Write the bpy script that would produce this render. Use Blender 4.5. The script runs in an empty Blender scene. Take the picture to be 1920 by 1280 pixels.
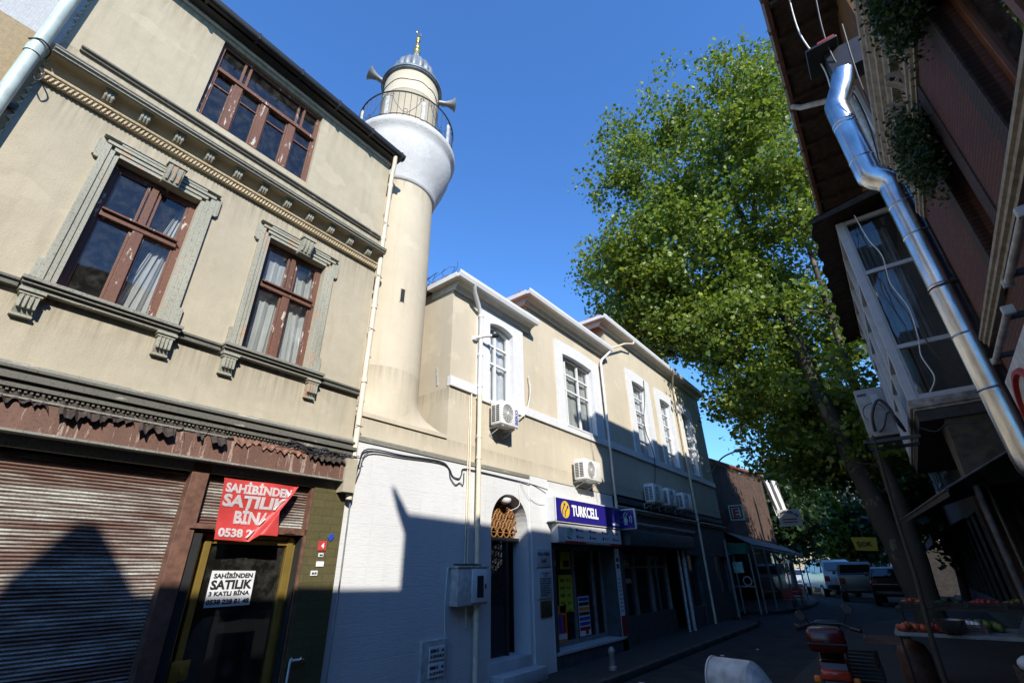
import bpy, bmesh, math, random
import numpy as np
from mathutils import Matrix, Vector
R = math.radians
K = 1.3                      # metres per drawing unit: all measures below are in drawing units
scene = bpy.context.scene
COL = scene.collection
random.seed(7); rng = np.random.default_rng(7)

# ------------------------------------------------------------------ camera
cam_d = bpy.data.cameras.new('camera'); cam = bpy.data.objects.new('camera', cam_d); COL.objects.link(cam)
scene.camera = cam
cam_d.sensor_width = 36.0; cam_d.lens = 16.28
cam_d.clip_start = 0.05; cam_d.clip_end = 2000
def cam_matrix(pitch, roll, yaw):
    f = Vector((0, math.cos(pitch), math.sin(pitch))); r = Vector((1, 0, 0)); d = Vector((0, math.sin(pitch), -math.cos(pitch)))
    r2 = math.cos(roll)*r + math.sin(roll)*d; d2 = -math.sin(roll)*r + math.cos(roll)*d
    m = Matrix((r2, -d2, -f)).transposed()
    return (Matrix.Rotation(yaw, 3, 'Z') @ m).to_4x4()
cam.matrix_world = Matrix.Translation((0, 0, 1.6*K)) @ cam_matrix(R(26.36), R(0.99), R(37.58))

# ------------------------------------------------------------------ world, sun, exposure
SUN_TRAVEL = Vector((-1.0, 0.64, -0.75)).normalized()
sd = -SUN_TRAVEL
SUN_EL = math.asin(sd.z); SUN_ROT = math.atan2(sd.x, sd.y)
world = bpy.data.worlds.new('World'); scene.world = world; world.use_nodes = True
wn = world.node_tree.nodes; wl = world.node_tree.links
sky = wn.new('ShaderNodeTexSky'); sky.sky_type = 'NISHITA'; sky.sun_disc = False
sky.sun_elevation = SUN_EL; sky.sun_rotation = SUN_ROT
sky.air_density = 1.5; sky.dust_density = 0.0; sky.ozone_density = 3.0; sky.altitude = 0
wn['Background'].inputs['Strength'].default_value = 0.10
deep = wn.new('ShaderNodeMix'); deep.data_type = 'RGBA'; deep.blend_type = 'MULTIPLY'; deep.inputs[0].default_value = 1.0   # clear, deep blue spring sky
deep.inputs[7].default_value = (0.64, 1.11, 1.80, 1); wl.new(sky.outputs[0], deep.inputs[6])
wl.new(deep.outputs[2], wn['Background'].inputs['Color'])
sl = bpy.data.lights.new('sun', 'SUN'); sl.energy = 4.8; sl.angle = R(0.5); sl.color = (1.0, 0.955, 0.88)
so = bpy.data.objects.new('sun', sl); COL.objects.link(so)
so.rotation_euler = SUN_TRAVEL.to_track_quat('-Z', 'Y').to_euler(); so.location = (10, -10, 30)
scene.view_settings.view_transform = 'Standard'; scene.view_settings.look = 'None'
scene.view_settings.exposure = 0.55; scene.view_settings.gamma = 1.0
scene.render.engine = 'CYCLES'
scene.render.resolution_x = 1024; scene.render.resolution_y = 682

# ------------------------------------------------------------------ material helpers
def nn(t, typ, **kw):
    n = t.nodes.new(typ)
    for k, v in kw.items():
        if k in ('operation', 'blend_type', 'data_type', 'noise_dimensions', 'feature', 'wave_type', 'bands_direction', 'rings_direction', 'interpolation_type', 'musgrave_type', 'distance'):
            setattr(n, k, v)
        else:
            n.inputs[k].default_value = v
    return n
def ramp(t, fac, stops):
    n = t.nodes.new('ShaderNodeValToRGB'); t.links.new(fac, n.inputs[0])
    e = n.color_ramp.elements
    while len(e) > 1: e.remove(e[-1])
    e[0].position = stops[0][0]; e[0].color = (*([stops[0][1]]*3 if not hasattr(stops[0][1], '__len__') else stops[0][1]), 1)
    for p, c in stops[1:]:
        x = e.new(p); x.color = (*([c]*3 if not hasattr(c, '__len__') else c), 1)
    return n.outputs[0]
def mix(t, fac, a, b, mode='MIX'):
    n = t.nodes.new('ShaderNodeMix'); n.data_type = 'RGBA'; n.blend_type = mode
    for s, v in ((0, fac), (6, a), (7, b)):
        if hasattr(v, 'links'): t.links.new(v, n.inputs[s])
        else: n.inputs[s].default_value = v if s == 0 else (*v, 1)
    return n.outputs[2]
def coords(t, scale=(1, 1, 1), kind='Object', rot=(0, 0, 0)):
    c = t.nodes.new('ShaderNodeTexCoord'); m = t.nodes.new('ShaderNodeMapping')
    m.inputs['Scale'].default_value = scale; m.inputs['Rotation'].default_value = rot
    t.links.new(c.outputs[kind], m.inputs[0]); return m.outputs[0]
def noise(t, vec, scale, detail=4, rough=0.55):
    n = t.nodes.new('ShaderNodeTexNoise'); n.inputs['Scale'].default_value = scale
    n.inputs['Detail'].default_value = detail; n.inputs['Roughness'].default_value = rough
    t.links.new(vec, n.inputs['Vector']); return n.outputs[0]
def newmat(name):
    m = bpy.data.materials.new(name); m.use_nodes = True
    t = m.node_tree; b = t.nodes['Principled BSDF']; return m, t, b
def bump(t, b, h, strength=0.3, dist=0.01):
    n = t.nodes.new('ShaderNodeBump'); n.inputs['Strength'].default_value = strength; n.inputs['Distance'].default_value = dist
    t.links.new(h, n.inputs['Height']); t.links.new(n.outputs[0], b.inputs['Normal'])
def sc(c, k): return tuple(min(1, x*k) for x in c)
def plain(name, col, rough=0.6, metal=0.0, var=0.18, ns=6.0, bs=0.15, stretch=(1, 1, 1), spec=None):
    m, t, b = newmat(name)
    v = coords(t, stretch)
    n1 = noise(t, v, ns); n2 = noise(t, v, ns*9, 3)
    c = mix(t, ramp(t, n1, [(0.35, 0.0), (0.65, 1.0)]), sc(col, 1-var), sc(col, 1+var*0.6))
    t.links.new(c, b.inputs['Base Color'])
    b.inputs['Roughness'].default_value = rough; b.inputs['Metallic'].default_value = metal
    if spec is not None: b.inputs['Specular IOR Level'].default_value = spec
    if bs: bump(t, b, n2, bs, 0.006)
    return m
def stucco(name, col, dirt, amount=0.5, bs=0.5, streak=0.35, crack=True, bd=0.012, ledges=()):
    m, t, b = newmat(name)
    v = coords(t); vs = coords(t, (1.6, 1.6, 0.16))
    big = noise(t, v, 0.7, 5, 0.6); mid = noise(t, v, 5, 6, 0.65); fine = noise(t, v, 70, 2); st = noise(t, vs, 3.0, 5, 0.7)
    c = mix(t, ramp(t, big, [(0.38, 0.0), (0.68, 1.0)]), col, sc(col, 0.86))
    c = mix(t, ramp(t, mid, [(0.42, 0.0), (0.75, amount)]), c, sc(dirt, 1.25))
    c = mix(t, ramp(t, st, [(0.52, 0.0), (0.78, streak)]), c, dirt)
    c = mix(t, ramp(t, fine, [(0.3, 0.18), (0.55, 0.0)]), c, sc(col, 0.55))
    # old repairs: crisp edged patches of slightly different render
    pn = noise(t, coords(t, (1, 1, 1.3)), 1.1, 3, 0.5); c = mix(t, ramp(t, pn, [(0.60, 0.0), (0.612, 0.45)]), c, sc(col, 1.05))
    pn2 = noise(t, coords(t, (1.4, 1.4, 0.8)), 1.7, 4, 0.6); c = mix(t, ramp(t, pn2, [(0.635, 0.0), (0.65, 0.4)]), c, sc(col, 0.88))
    if ledges:   # run-off stains that start at each ledge
        s_ = t.nodes.new('ShaderNodeSeparateXYZ'); tc = t.nodes.new('ShaderNodeTexCoord'); t.links.new(tc.outputs['Object'], s_.inputs[0])
        runs = noise(t, coords(t, (9, 9, 0.35)), 1.6, 5, 0.7)
        for L, drop in ledges:
            mr = t.nodes.new('ShaderNodeMapRange'); mr.inputs['From Min'].default_value = (L-drop)*K; mr.inputs['From Max'].default_value = L*K; t.links.new(s_.outputs[2], mr.inputs['Value'])
            lt = t.nodes.new('ShaderNodeMath'); lt.operation = 'LESS_THAN'; lt.inputs[1].default_value = L*K; t.links.new(s_.outputs[2], lt.inputs[0])
            m1 = t.nodes.new('ShaderNodeMath'); m1.operation = 'MULTIPLY'; t.links.new(mr.outputs[0], m1.inputs[0]); t.links.new(lt.outputs[0], m1.inputs[1])
            m2 = t.nodes.new('ShaderNodeMath'); m2.operation = 'MULTIPLY'; t.links.new(m1.outputs[0], m2.inputs[0]); t.links.new(ramp(t, runs, [(0.40, 0.05), (0.66, 0.75)]), m2.inputs[1])
            c = mix(t, m2.outputs[0], c, sc(dirt, 0.75))
    if crack:
        w = t.nodes.new('ShaderNodeTexVoronoi'); w.feature = 'DISTANCE_TO_EDGE'; w.inputs['Scale'].default_value = 0.55
        dv = t.nodes.new('ShaderNodeVectorMath'); dv.operation = 'MULTIPLY_ADD'
        nz = t.nodes.new('ShaderNodeTexNoise'); nz.inputs['Scale'].default_value = 3.0; nz.inputs['Detail'].default_value = 6
        t.links.new(v, nz.inputs['Vector']); t.links.new(nz.outputs[1], dv.inputs[0]); dv.inputs[1].default_value = (0.5, 0.5, 0.5); t.links.new(v, dv.inputs[2])
        t.links.new(dv.outputs[0], w.inputs['Vector'])
        c = mix(t, ramp(t, w.outputs['Distance'], [(0.0, 0.45), (0.006, 0.0)]), c, sc(col, 0.35))
    t.links.new(c, b.inputs['Base Color']); b.inputs['Roughness'].default_value = 0.9
    b.inputs['Specular IOR Level'].default_value = 0.2
    h = mix(t, 0.4, ramp(t, mid, [(0, 0.0), (1, 1.0)]), ramp(t, fine, [(0, 0.0), (1, 1.0)]))
    bump(t, b, h, bs, bd)
    return m
def peeling(name, col, under, dark, thr=0.58, ns=9, stretch=(1, 1, 0.35), rough=0.65):
    m, t, b = newmat(name)
    v = coords(t, stretch); n1 = noise(t, v, ns, 7, 0.7); n2 = noise(t, v, ns*0.35, 4); n3 = noise(t, coords(t), 45, 3)
    c = mix(t, ramp(t, n2, [(0.35, 0.0), (0.7, 1.0)]), col, sc(col, 0.75))
    c = mix(t, ramp(t, n1, [(thr, 0.0), (thr+0.03, 1.0)]), c, under)
    c = mix(t, ramp(t, n3, [(0.36, 0.6), (0.46, 0.0)]), c, dark)
    t.links.new(c, b.inputs['Base Color']); b.inputs['Roughness'].default_value = rough
    bump(t, b, n1, 0.35, 0.006)
    return m
def glass(name, tint=(0.75, 0.8, 0.8), refl=1.0, rough=0.015):
    m = bpy.data.materials.new(name); m.use_nodes = True; t = m.node_tree
    t.nodes.remove(t.nodes['Principled BSDF'])
    tr = t.nodes.new('ShaderNodeBsdfTransparent'); tr.inputs[0].default_value = (*tint, 1)
    gl = t.nodes.new('ShaderNodeBsdfGlossy'); gl.inputs['Roughness'].default_value = rough; gl.inputs[0].default_value = (1, 1, 1, 1)
    v = coords(t); n = noise(t, v, 1.5, 3); bp = t.nodes.new('ShaderNodeBump'); bp.inputs['Strength'].default_value = 0.12; bp.inputs['Distance'].default_value = 0.02
    t.links.new(n, bp.inputs['Height']); t.links.new(bp.outputs[0], gl.inputs['Normal'])
    fr = t.nodes.new('ShaderNodeLayerWeight'); fr.inputs[0].default_value = 0.5
    pw = t.nodes.new('ShaderNodeMath'); pw.operation = 'POWER'; pw.inputs[1].default_value = 4.0; t.links.new(fr.outputs['Facing'], pw.inputs[0])
    mu = t.nodes.new('ShaderNodeMath'); mu.operation = 'MULTIPLY_ADD'; mu.inputs[1].default_value = 0.85; mu.inputs[2].default_value = 0.055*refl
    t.links.new(pw.outputs[0], mu.inputs[0])
    ms = t.nodes.new('ShaderNodeMixShader'); t.links.new(mu.outputs[0], ms.inputs[0]); t.links.new(tr.outputs[0], ms.inputs[1]); t.links.new(gl.outputs[0], ms.inputs[2])
    # thin film of dust
    df = t.nodes.new('ShaderNodeBsdfDiffuse'); df.inputs[0].default_value = (0.35, 0.34, 0.3, 1)
    m2 = t.nodes.new('ShaderNodeMixShader'); fac = ramp(t, noise(t, v, 7, 6, 0.7), [(0.45, 0.02), (0.8, 0.13)])
    t.links.new(fac, m2.inputs[0]); t.links.new(ms.outputs[0], m2.inputs[1]); t.links.new(df.outputs[0], m2.inputs[2])
    t.links.new(m2.outputs[0], t.nodes['Material Output'].inputs[0])
    return m
def bricks(name, c1, c2, mortar, w=0.19, h=0.062, axis='x', bs=0.6, msize=0.012, rough=0.85, dirt=0.35, squash=1.0):
    m, t, b = newmat(name)
    c = t.nodes.new('ShaderNodeTexCoord'); s = t.nodes.new('ShaderNodeSeparateXYZ'); cb = t.nodes.new('ShaderNodeCombineXYZ')
    t.links.new(c.outputs['Object'], s.inputs[0])
    if axis == 'x': t.links.new(s.outputs[1], cb.inputs[0])
    else: t.links.new(s.outputs[0], cb.inputs[0])
    t.links.new(s.outputs[2], cb.inputs[1])
    if axis == 'xy':
        ad = t.nodes.new('ShaderNodeMath'); t.links.new(s.outputs[0], ad.inputs[0]); t.links.new(s.outputs[1], ad.inputs[1]); t.links.new(ad.outputs[0], cb.inputs[0])
    br = t.nodes.new('ShaderNodeTexBrick'); t.links.new(cb.outputs[0], br.inputs['Vector'])
    br.inputs['Color1'].default_value = (*c1, 1); br.inputs['Color2'].default_value = (*c2, 1); br.inputs['Mortar'].default_value = (*mortar, 1)
    br.inputs['Scale'].default_value = 1.0; br.inputs['Brick Width'].default_value = w; br.inputs['Row Height'].default_value = h; br.inputs['Mortar Size'].default_value = msize
    br.inputs['Mortar Smooth'].default_value = 0.3; br.inputs['Bias'].default_value = 0.0
    n1 = noise(t, coords(t), 2.0, 5); n2 = noise(t, coords(t), 30, 4)
    col = mix(t, ramp(t, n1, [(0.4, 0.0), (0.75, dirt)]), br.outputs[0], sc(mortar, 0.4))
    col = mix(t, ramp(t, n2, [(0.35, 0.35), (0.6, 0.0)]), col, sc(c1, 0.5))
    t.links.new(col, b.inputs['Base Color']); b.inputs['Roughness'].default_value = rough
    inv = t.nodes.new('ShaderNodeMath'); inv.operation = 'MULTIPLY_ADD'; inv.inputs[1].default_value = -1.0
    t.links.new(br.outputs['Fac'], inv.inputs[0]); t.links.new(n2, inv.inputs[2])
    bump(t, b, inv.outputs[0], bs, 0.008)
    return m

MAT = {}
MAT['stucco_house'] = stucco('old_beige_stucco', (0.45, 0.398, 0.292), (0.26, 0.225, 0.16), 0.40, 0.7, 0.45, False, 0.012, ((3.72, .45), (3.0, .4), (6.32, .22), (7.97, .5), (5.74, .5)))
MAT['stucco_cream'] = stucco('cream_painted_stucco', (0.54, 0.475, 0.355), (0.38, 0.325, 0.235), 0.26, 0.35, 0.42, False, 0.02, ((4.34, .35), (3.47, .2), (8.02, .35)))
MAT['white_plaster'] = stucco('white_plaster', (0.62, 0.615, 0.60), (0.42, 0.39, 0.34), 0.15, 0.9, 0.30, False, 0.03)
MAT['white_paint'] = plain('white_paint', (0.62, 0.62, 0.61), 0.55, var=0.05, bs=0.05)
MAT['white_dirty'] = plain('weathered_white_paint', (0.46, 0.46, 0.44), 0.6, var=0.28, ns=9)
MAT['soffit'] = plain('soffit_board', (0.60, 0.57, 0.50), 0.7, var=0.1)
MAT['trim_green'] = peeling('grey_green_window_surround_paint', (0.345, 0.34, 0.265), (0.42, 0.26, 0.16), (0.14, 0.13, 0.10), 0.59, 8, (1, 1, 0.28))
MAT['trim_dark'] = peeling('weathered_dark_moulding', (0.13, 0.125, 0.10), (0.30, 0.28, 0.22), (0.03, 0.03, 0.025), 0.60, 7, (1, 0.25, 1))
MAT['trim_mid'] = peeling('weathered_grey_moulding', (0.24, 0.235, 0.19), (0.42, 0.38, 0.30), (0.06, 0.06, 0.05), 0.60, 7, (1, 0.25, 1))
MAT['rope'] = peeling('ochre_moulding', (0.50, 0.395, 0.235), (0.36, 0.25, 0.13), (0.15, 0.11, 0.06), 0.66, 7, (1, 0.4, 1))
MAT['sash'] = peeling('flaking_red_brown_sash_paint', (0.155, 0.066, 0.038), (0.50, 0.46, 0.38), (0.05, 0.022, 0.016), 0.60, 13, (1, 1, 0.30))
MAT['sash_dark'] = plain('dark_brown_sash', (0.10, 0.045, 0.035), 0.6)
MAT['brown_fascia'] = peeling('rust_brown_painted_sheet', (0.155, 0.078, 0.052), (0.32, 0.24, 0.19), (0.07, 0.035, 0.025), 0.575, 5, (1, 2.2, 0.22))
MAT['brown_metal'] = plain('brown_painted_metal', (0.14, 0.070, 0.046), 0.5, var=0.3, ns=12)
MAT['olive'] = bricks('olive_glazed_tile', (0.115, 0.098, 0.045), (0.10, 0.088, 0.04), (0.075, 0.065, 0.032), 0.30, 0.11, 'xy', 0.25, 0.006, 0.35, 0.2)
MAT['gold'] = plain('gold_anodised_frame', (0.52, 0.36, 0.09), 0.35, 0.75, var=0.1, bs=0.02)
MAT['gilt'] = plain('gilt_finial', (0.75, 0.48, 0.12), 0.25, 0.9, var=0.1, bs=0.03)
MAT['black'] = plain('black_sheet_metal', (0.018, 0.018, 0.02), 0.45, var=0.3, ns=4)
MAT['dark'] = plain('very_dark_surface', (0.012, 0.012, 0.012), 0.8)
MAT['iron'] = plain('black_wrought_iron', (0.03, 0.03, 0.032), 0.5)
MAT['lead'] = plain('grey_lead_sheet', (0.20, 0.225, 0.24), 0.45, 0.35, var=0.3, ns=5, stretch=(1, 1, 0.4))
MAT['grey_metal'] = plain('grey_painted_metal', (0.24, 0.24, 0.23), 0.5, 0.3, var=0.2)
MAT['grey_paint'] = plain('grey_shop_front_paint', (0.060, 0.066, 0.070), 0.65, var=0.25, spec=0.3)
MAT['pipe_cream'] = plain('cream_plastic_pipe', (0.66, 0.57, 0.42), 0.5, var=0.12)
MAT['pipe_white'] = plain('white_plastic_pipe', (0.70, 0.70, 0.66), 0.45, var=0.12)
MAT['pipe_mint'] = plain('pale_green_drain_pipe', (0.42, 0.50, 0.46), 0.45, var=0.15)
MAT['cable'] = plain('black_cable', (0.03, 0.03, 0.035), 0.5, bs=0)
MAT['cable_white'] = plain('white_cable', (0.72, 0.70, 0.64), 0.5, bs=0)
MAT['glass'] = glass('window_glass', (0.80, 0.84, 0.86), 1.1)
MAT['glass_dark'] = glass('dark_shop_glass', (0.42, 0.44, 0.45), 0.55)
MAT['curtain'] = plain('grey_lace_curtain', (0.42, 0.41, 0.37), 0.9, var=0.2, ns=3, stretch=(1, 6, 0.6))
MAT['tile_red'] = plain('red_roof_tile', (0.30, 0.11, 0.065), 0.8, var=0.3)
MAT['tin_rust'] = plain('rusty_corrugated_tin', (0.045, 0.030, 0.022), 0.8, 0.1, var=0.5, ns=9)
MAT['brick_red'] = bricks('dark_red_brick', (0.17, 0.045, 0.022), (0.095, 0.028, 0.017), (0.05, 0.035, 0.028), 0.165, 0.05, 'x')
MAT['brick_soldier'] = bricks('dark_soldier_brick', (0.075, 0.042, 0.034), (0.055, 0.034, 0.030), (0.03, 0.026, 0.024), 0.16, 0.05, 'x')
MAT['brick_ruin'] = bricks('crumbling_brown_brick', (0.17, 0.075, 0.036), (0.085, 0.04, 0.024), (0.06, 0.045, 0.032), 0.30, 0.09, 'x', 1.0, 0.025, 0.95, 0.8)
MAT['stone_trim'] = plain('carved_stone_trim', (0.30, 0.26, 0.20), 0.8, var=0.3, ns=9, bs=0.5)
MAT['concrete'] = plain('flaking_concrete', (0.34, 0.30, 0.26), 0.9, var=0.45, ns=7, bs=0.7)
MAT['asphalt'] = plain('asphalt', (0.026, 0.0265, 0.0275), 0.9, var=0.45, ns=2, bs=0.6, spec=0.25)
MAT['paving'] = bricks('grey_paving_slabs', (0.034, 0.031, 0.028), (0.028, 0.026, 0.024), (0.014, 0.013, 0.013), 0.3, 0.3, 'x', 0.4, 0.01, 0.9)
MAT['kerb'] = plain('kerb_stone', (0.038, 0.037, 0.035), 0.85, var=0.3)
MAT['steel'] = plain('polished_steel_flue', (0.52, 0.52, 0.51), 0.27, 1.0, var=0.35, ns=5, bs=0.2, stretch=(1, 1, 0.25))
MAT['steel_dull'] = plain('galvanised_steel', (0.16, 0.16, 0.16), 0.4, 0.8, var=0.2)
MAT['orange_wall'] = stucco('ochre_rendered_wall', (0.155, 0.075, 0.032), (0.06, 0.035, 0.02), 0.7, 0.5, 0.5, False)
MAT['pvc'] = plain('white_pvc_frame', (0.50, 0.49, 0.48), 0.4, var=0.08, bs=0.03)
MAT['ac_white'] = plain('white_air_conditioner_casing', (0.68, 0.67, 0.63), 0.45, var=0.08, bs=0.03)
MAT['bark'] = peeling('mottled_plane_tree_bark', (0.058, 0.046, 0.030), (0.15, 0.125, 0.08), (0.03, 0.022, 0.015), 0.57, 1.6, (1, 1, 0.5), 0.9)
MAT['red_plastic'] = plain('dark_red_plastic', (0.07, 0.006, 0.006), 0.22, var=0.05, bs=0)
MAT['tyre'] = plain('black_rubber', (0.012, 0.012, 0.012), 0.8)
MAT['chrome'] = plain('chrome', (0.8, 0.8, 0.8), 0.05, 1.0, var=0.02, bs=0)
MAT['blue_board'] = plain('dark_blue_sign_board', (0.018, 0.014, 0.17), 0.25, var=0.06, bs=0)
MAT['navy'] = plain('navy_panel', (0.01, 0.01, 0.045), 0.35, var=0.06, bs=0)
MAT['yellow'] = plain('yellow_panel', (0.66, 0.42, 0.02), 0.45, var=0.05, bs=0)
MAT['lime'] = plain('lime_yellow_poster', (0.48, 0.50, 0.03), 0.6, var=0.08, bs=0)
MAT['orange'] = plain('orange_poster', (0.75, 0.20, 0.02), 0.6, var=0.1, bs=0)
MAT['red'] = plain('red_vinyl', (0.47, 0.045, 0.04), 0.5, var=0.18, ns=4, bs=0.1)
MAT['white'] = plain('white_lettering', (0.80, 0.80, 0.78), 0.5, var=0.03, bs=0)
MAT['ink'] = plain('black_lettering', (0.015, 0.015, 0.018), 0.5, bs=0)
MAT['blue'] = plain('blue_print', (0.02, 0.06, 0.35), 0.5, bs=0)
MAT['red_print'] = plain('red_print', (0.30, 0.015, 0.015), 0.5, bs=0)
MAT['paper'] = plain('white_paper', (0.62, 0.62, 0.62), 0.7, var=0.08, bs=0)
MAT['marble'] = plain('grey_marble', (0.40, 0.41, 0.42), 0.5, var=0.12, ns=3, bs=0.02)
MAT['bronze'] = plain('bronze_plaque', (0.11, 0.075, 0.03), 0.5, 0.4, var=0.3, ns=14)
MAT['green_cloth'] = plain('dark_green_awning', (0.012, 0.10, 0.06), 0.7, var=0.2)
MAT['grey_cloth'] = plain('grey_awning_cloth', (0.15, 0.15, 0.14), 0.85, var=0.25, ns=4)
MAT['rubber_black'] = plain('black_plastic', (0.015, 0.015, 0.016), 0.35, bs=0)
MAT['mint'] = plain('pale_mint_print', (0.35, 0.55, 0.45), 0.5, bs=0)

def shutter_mat():
    m, t, b = newmat('rusty_roller_shutter')
    v = coords(t, (1, 0.35, 2.2)); n1 = noise(t, v, 2.2, 6, 0.65); n2 = noise(t, coords(t, (1, 0.25, 6)), 6, 5, 0.7)
    s = t.nodes.new('ShaderNodeSeparateXYZ'); c = t.nodes.new('ShaderNodeTexCoord'); t.links.new(c.outputs['Object'], s.inputs[0])
    col = mix(t, ramp(t, n1, [(0.38, 0.05), (0.56, 0.90)]), (0.47, 0.47, 0.42), (0.12, 0.058, 0.040))
    col = mix(t, ramp(t, n2, [(0.47, 0.0), (0.60, 0.75)]), col, (0.115, 0.055, 0.038))
    col = mix(t, ramp(t, noise(t, coords(t), 50, 3), [(0.4, 0.35), (0.5, 0.0)]), col, (0.08, 0.03, 0.02))
    t.links.new(col, b.inputs['Base Color']); b.inputs['Roughness'].default_value = 0.55
    return m
MAT['shutter'] = shutter_mat()
def tile_white():
    m, t, b = newmat('white_split_face_tile')
    v = coords(t); r1 = noise(t, coords(t, (5, 5, 34)), 1.0, 5, 0.7); big = noise(t, v, 0.8, 5, 0.6); st = noise(t, coords(t, (2.2, 2.2, 0.25)), 2.0, 5, 0.7)
    c = mix(t, ramp(t, big, [(0.35, 0.0), (0.7, 1.0)]), (0.60, 0.60, 0.585), (0.545, 0.545, 0.53))
    c = mix(t, ramp(t, st, [(0.55, 0.0), (0.8, 0.30)]), c, (0.36, 0.34, 0.30))
    c = mix(t, ramp(t, r1, [(0.30, 0.30), (0.48, 0.0)]), c, (0.38, 0.38, 0.37))
    w = t.nodes.new('ShaderNodeTexBrick'); s = t.nodes.new('ShaderNodeSeparateXYZ'); cb = t.nodes.new('ShaderNodeCombineXYZ'); tc = t.nodes.new('ShaderNodeTexCoord')
    t.links.new(tc.outputs['Object'], s.inputs[0]); t.links.new(s.outputs[1], cb.inputs[0]); t.links.new(s.outputs[2], cb.inputs[1]); t.links.new(cb.outputs[0], w.inputs['Vector'])
    w.offset = 0.0; w.inputs['Scale'].default_value = 1.0; w.inputs['Brick Width'].default_value = 0.62; w.inputs['Row Height'].default_value = 0.31; w.inputs['Mortar Size'].default_value = 0.005; w.inputs['Mortar Smooth'].default_value = 1.0
    k = t.nodes.new('ShaderNodeMath'); k.operation = 'MULTIPLY_ADD'; k.inputs[1].default_value = -0.35; t.links.new(w.outputs['Fac'], k.inputs[0]); t.links.new(r1, k.inputs[2])
    t.links.new(c, b.inputs['Base Color']); b.inputs['Roughness'].default_value = 0.85; b.inputs['Specular IOR Level'].default_value = 0.25
    bump(t, b, k.outputs[0], 0.55, 0.012)
    return m
MAT['tile_white'] = tile_white()
MAT['tile_ochre'] = bricks('ochre_split_face_tile', (0.36, 0.275, 0.15), (0.31, 0.24, 0.13), (0.27, 0.20, 0.12), 0.22, 0.028, 'xy', 0.45, 0.004, 0.8, 0.1)
MAT['tile_grey'] = bricks('white_mosaic_tile', (0.52, 0.53, 0.54), (0.46, 0.475, 0.49), (0.38, 0.39, 0.40), 0.05, 0.02, 'xy', 0.6, 0.003, 0.7, 0.1)
def leaf_mat(name, c1, c2, c3):
    m = bpy.data.materials.new(name); m.use_nodes = True; t = m.node_tree; b = t.nodes['Principled BSDF']
    g = t.nodes.new('ShaderNodeNewGeometry')
    c = ramp(t, g.outputs['Random Per Island'], [(0.0, c1), (0.5, c2), (0.9, c3), (1.0, sc(c3, 1.15))])
    t.links.new(c, b.inputs['Base Color']); b.inputs['Roughness'].default_value = 0.42; b.inputs['Specular IOR Level'].default_value = 0.4
    tr = t.nodes.new('ShaderNodeBsdfTranslucent'); hs = t.nodes.new('ShaderNodeHueSaturation'); hs.inputs['Value'].default_value = 1.6; hs.inputs['Saturation'].default_value = 1.1
    t.links.new(c, hs.inputs['Color']); t.links.new(hs.outputs[0], tr.inputs[0])
    ms = t.nodes.new('ShaderNodeMixShader'); ms.inputs[0].default_value = 0.38
    t.links.new(b.outputs[0], ms.inputs[1]); t.links.new(tr.outputs[0], ms.inputs[2]); t.links.new(ms.outputs[0], t.nodes['Material Output'].inputs[0])
    return m
MAT['leaf'] = leaf_mat('plane_tree_leaf', (0.075, 0.115, 0.018), (0.13, 0.185, 0.026), (0.24, 0.29, 0.055))
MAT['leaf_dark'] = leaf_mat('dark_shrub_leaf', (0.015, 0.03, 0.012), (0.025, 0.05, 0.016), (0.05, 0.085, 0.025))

# ------------------------------------------------------------------ object helpers
WM = {}
FR = Matrix.Identity(4)
def frame(loc=(0, 0, 0), rz=0.0):
    global FR
    FR = Matrix.Translation(loc) @ Matrix.Rotation(rz, 4, 'Z')
def tag(o, label=None, cat=None, group=None, kind=None):
    if label: o['label'] = label
    if cat: o['category'] = cat
    if group: o['group'] = group
    if kind: o['kind'] = kind
    return o
def thing(name, label, cat, loc=(0, 0, 0), rz=0.0, group=None):
    o = bpy.data.objects.new(name, None); COL.objects.link(o); o.empty_display_size = 0.2
    M = FR @ Matrix.Translation(loc) @ Matrix.Rotation(rz, 4, 'Z')
    o.location = M.translation*K; o.rotation_euler = (0, 0, M.to_euler().z)
    WM[o.name] = M
    return tag(o, label, cat, group)
def dup(root, loc, rz=None, label=None, group=None):
    def cp(o, par):
        c = o.copy(); COL.objects.link(c)
        if par: c.parent = par
        for ch in o.children: cp(ch, c)
        return c
    c = cp(root, None); p = FR @ Vector(loc); c.location = p*K
    if rz is not None: c.rotation_euler = (0, 0, rz)
    if label: c['label'] = label
    if group: c['group'] = group
    return c

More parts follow.
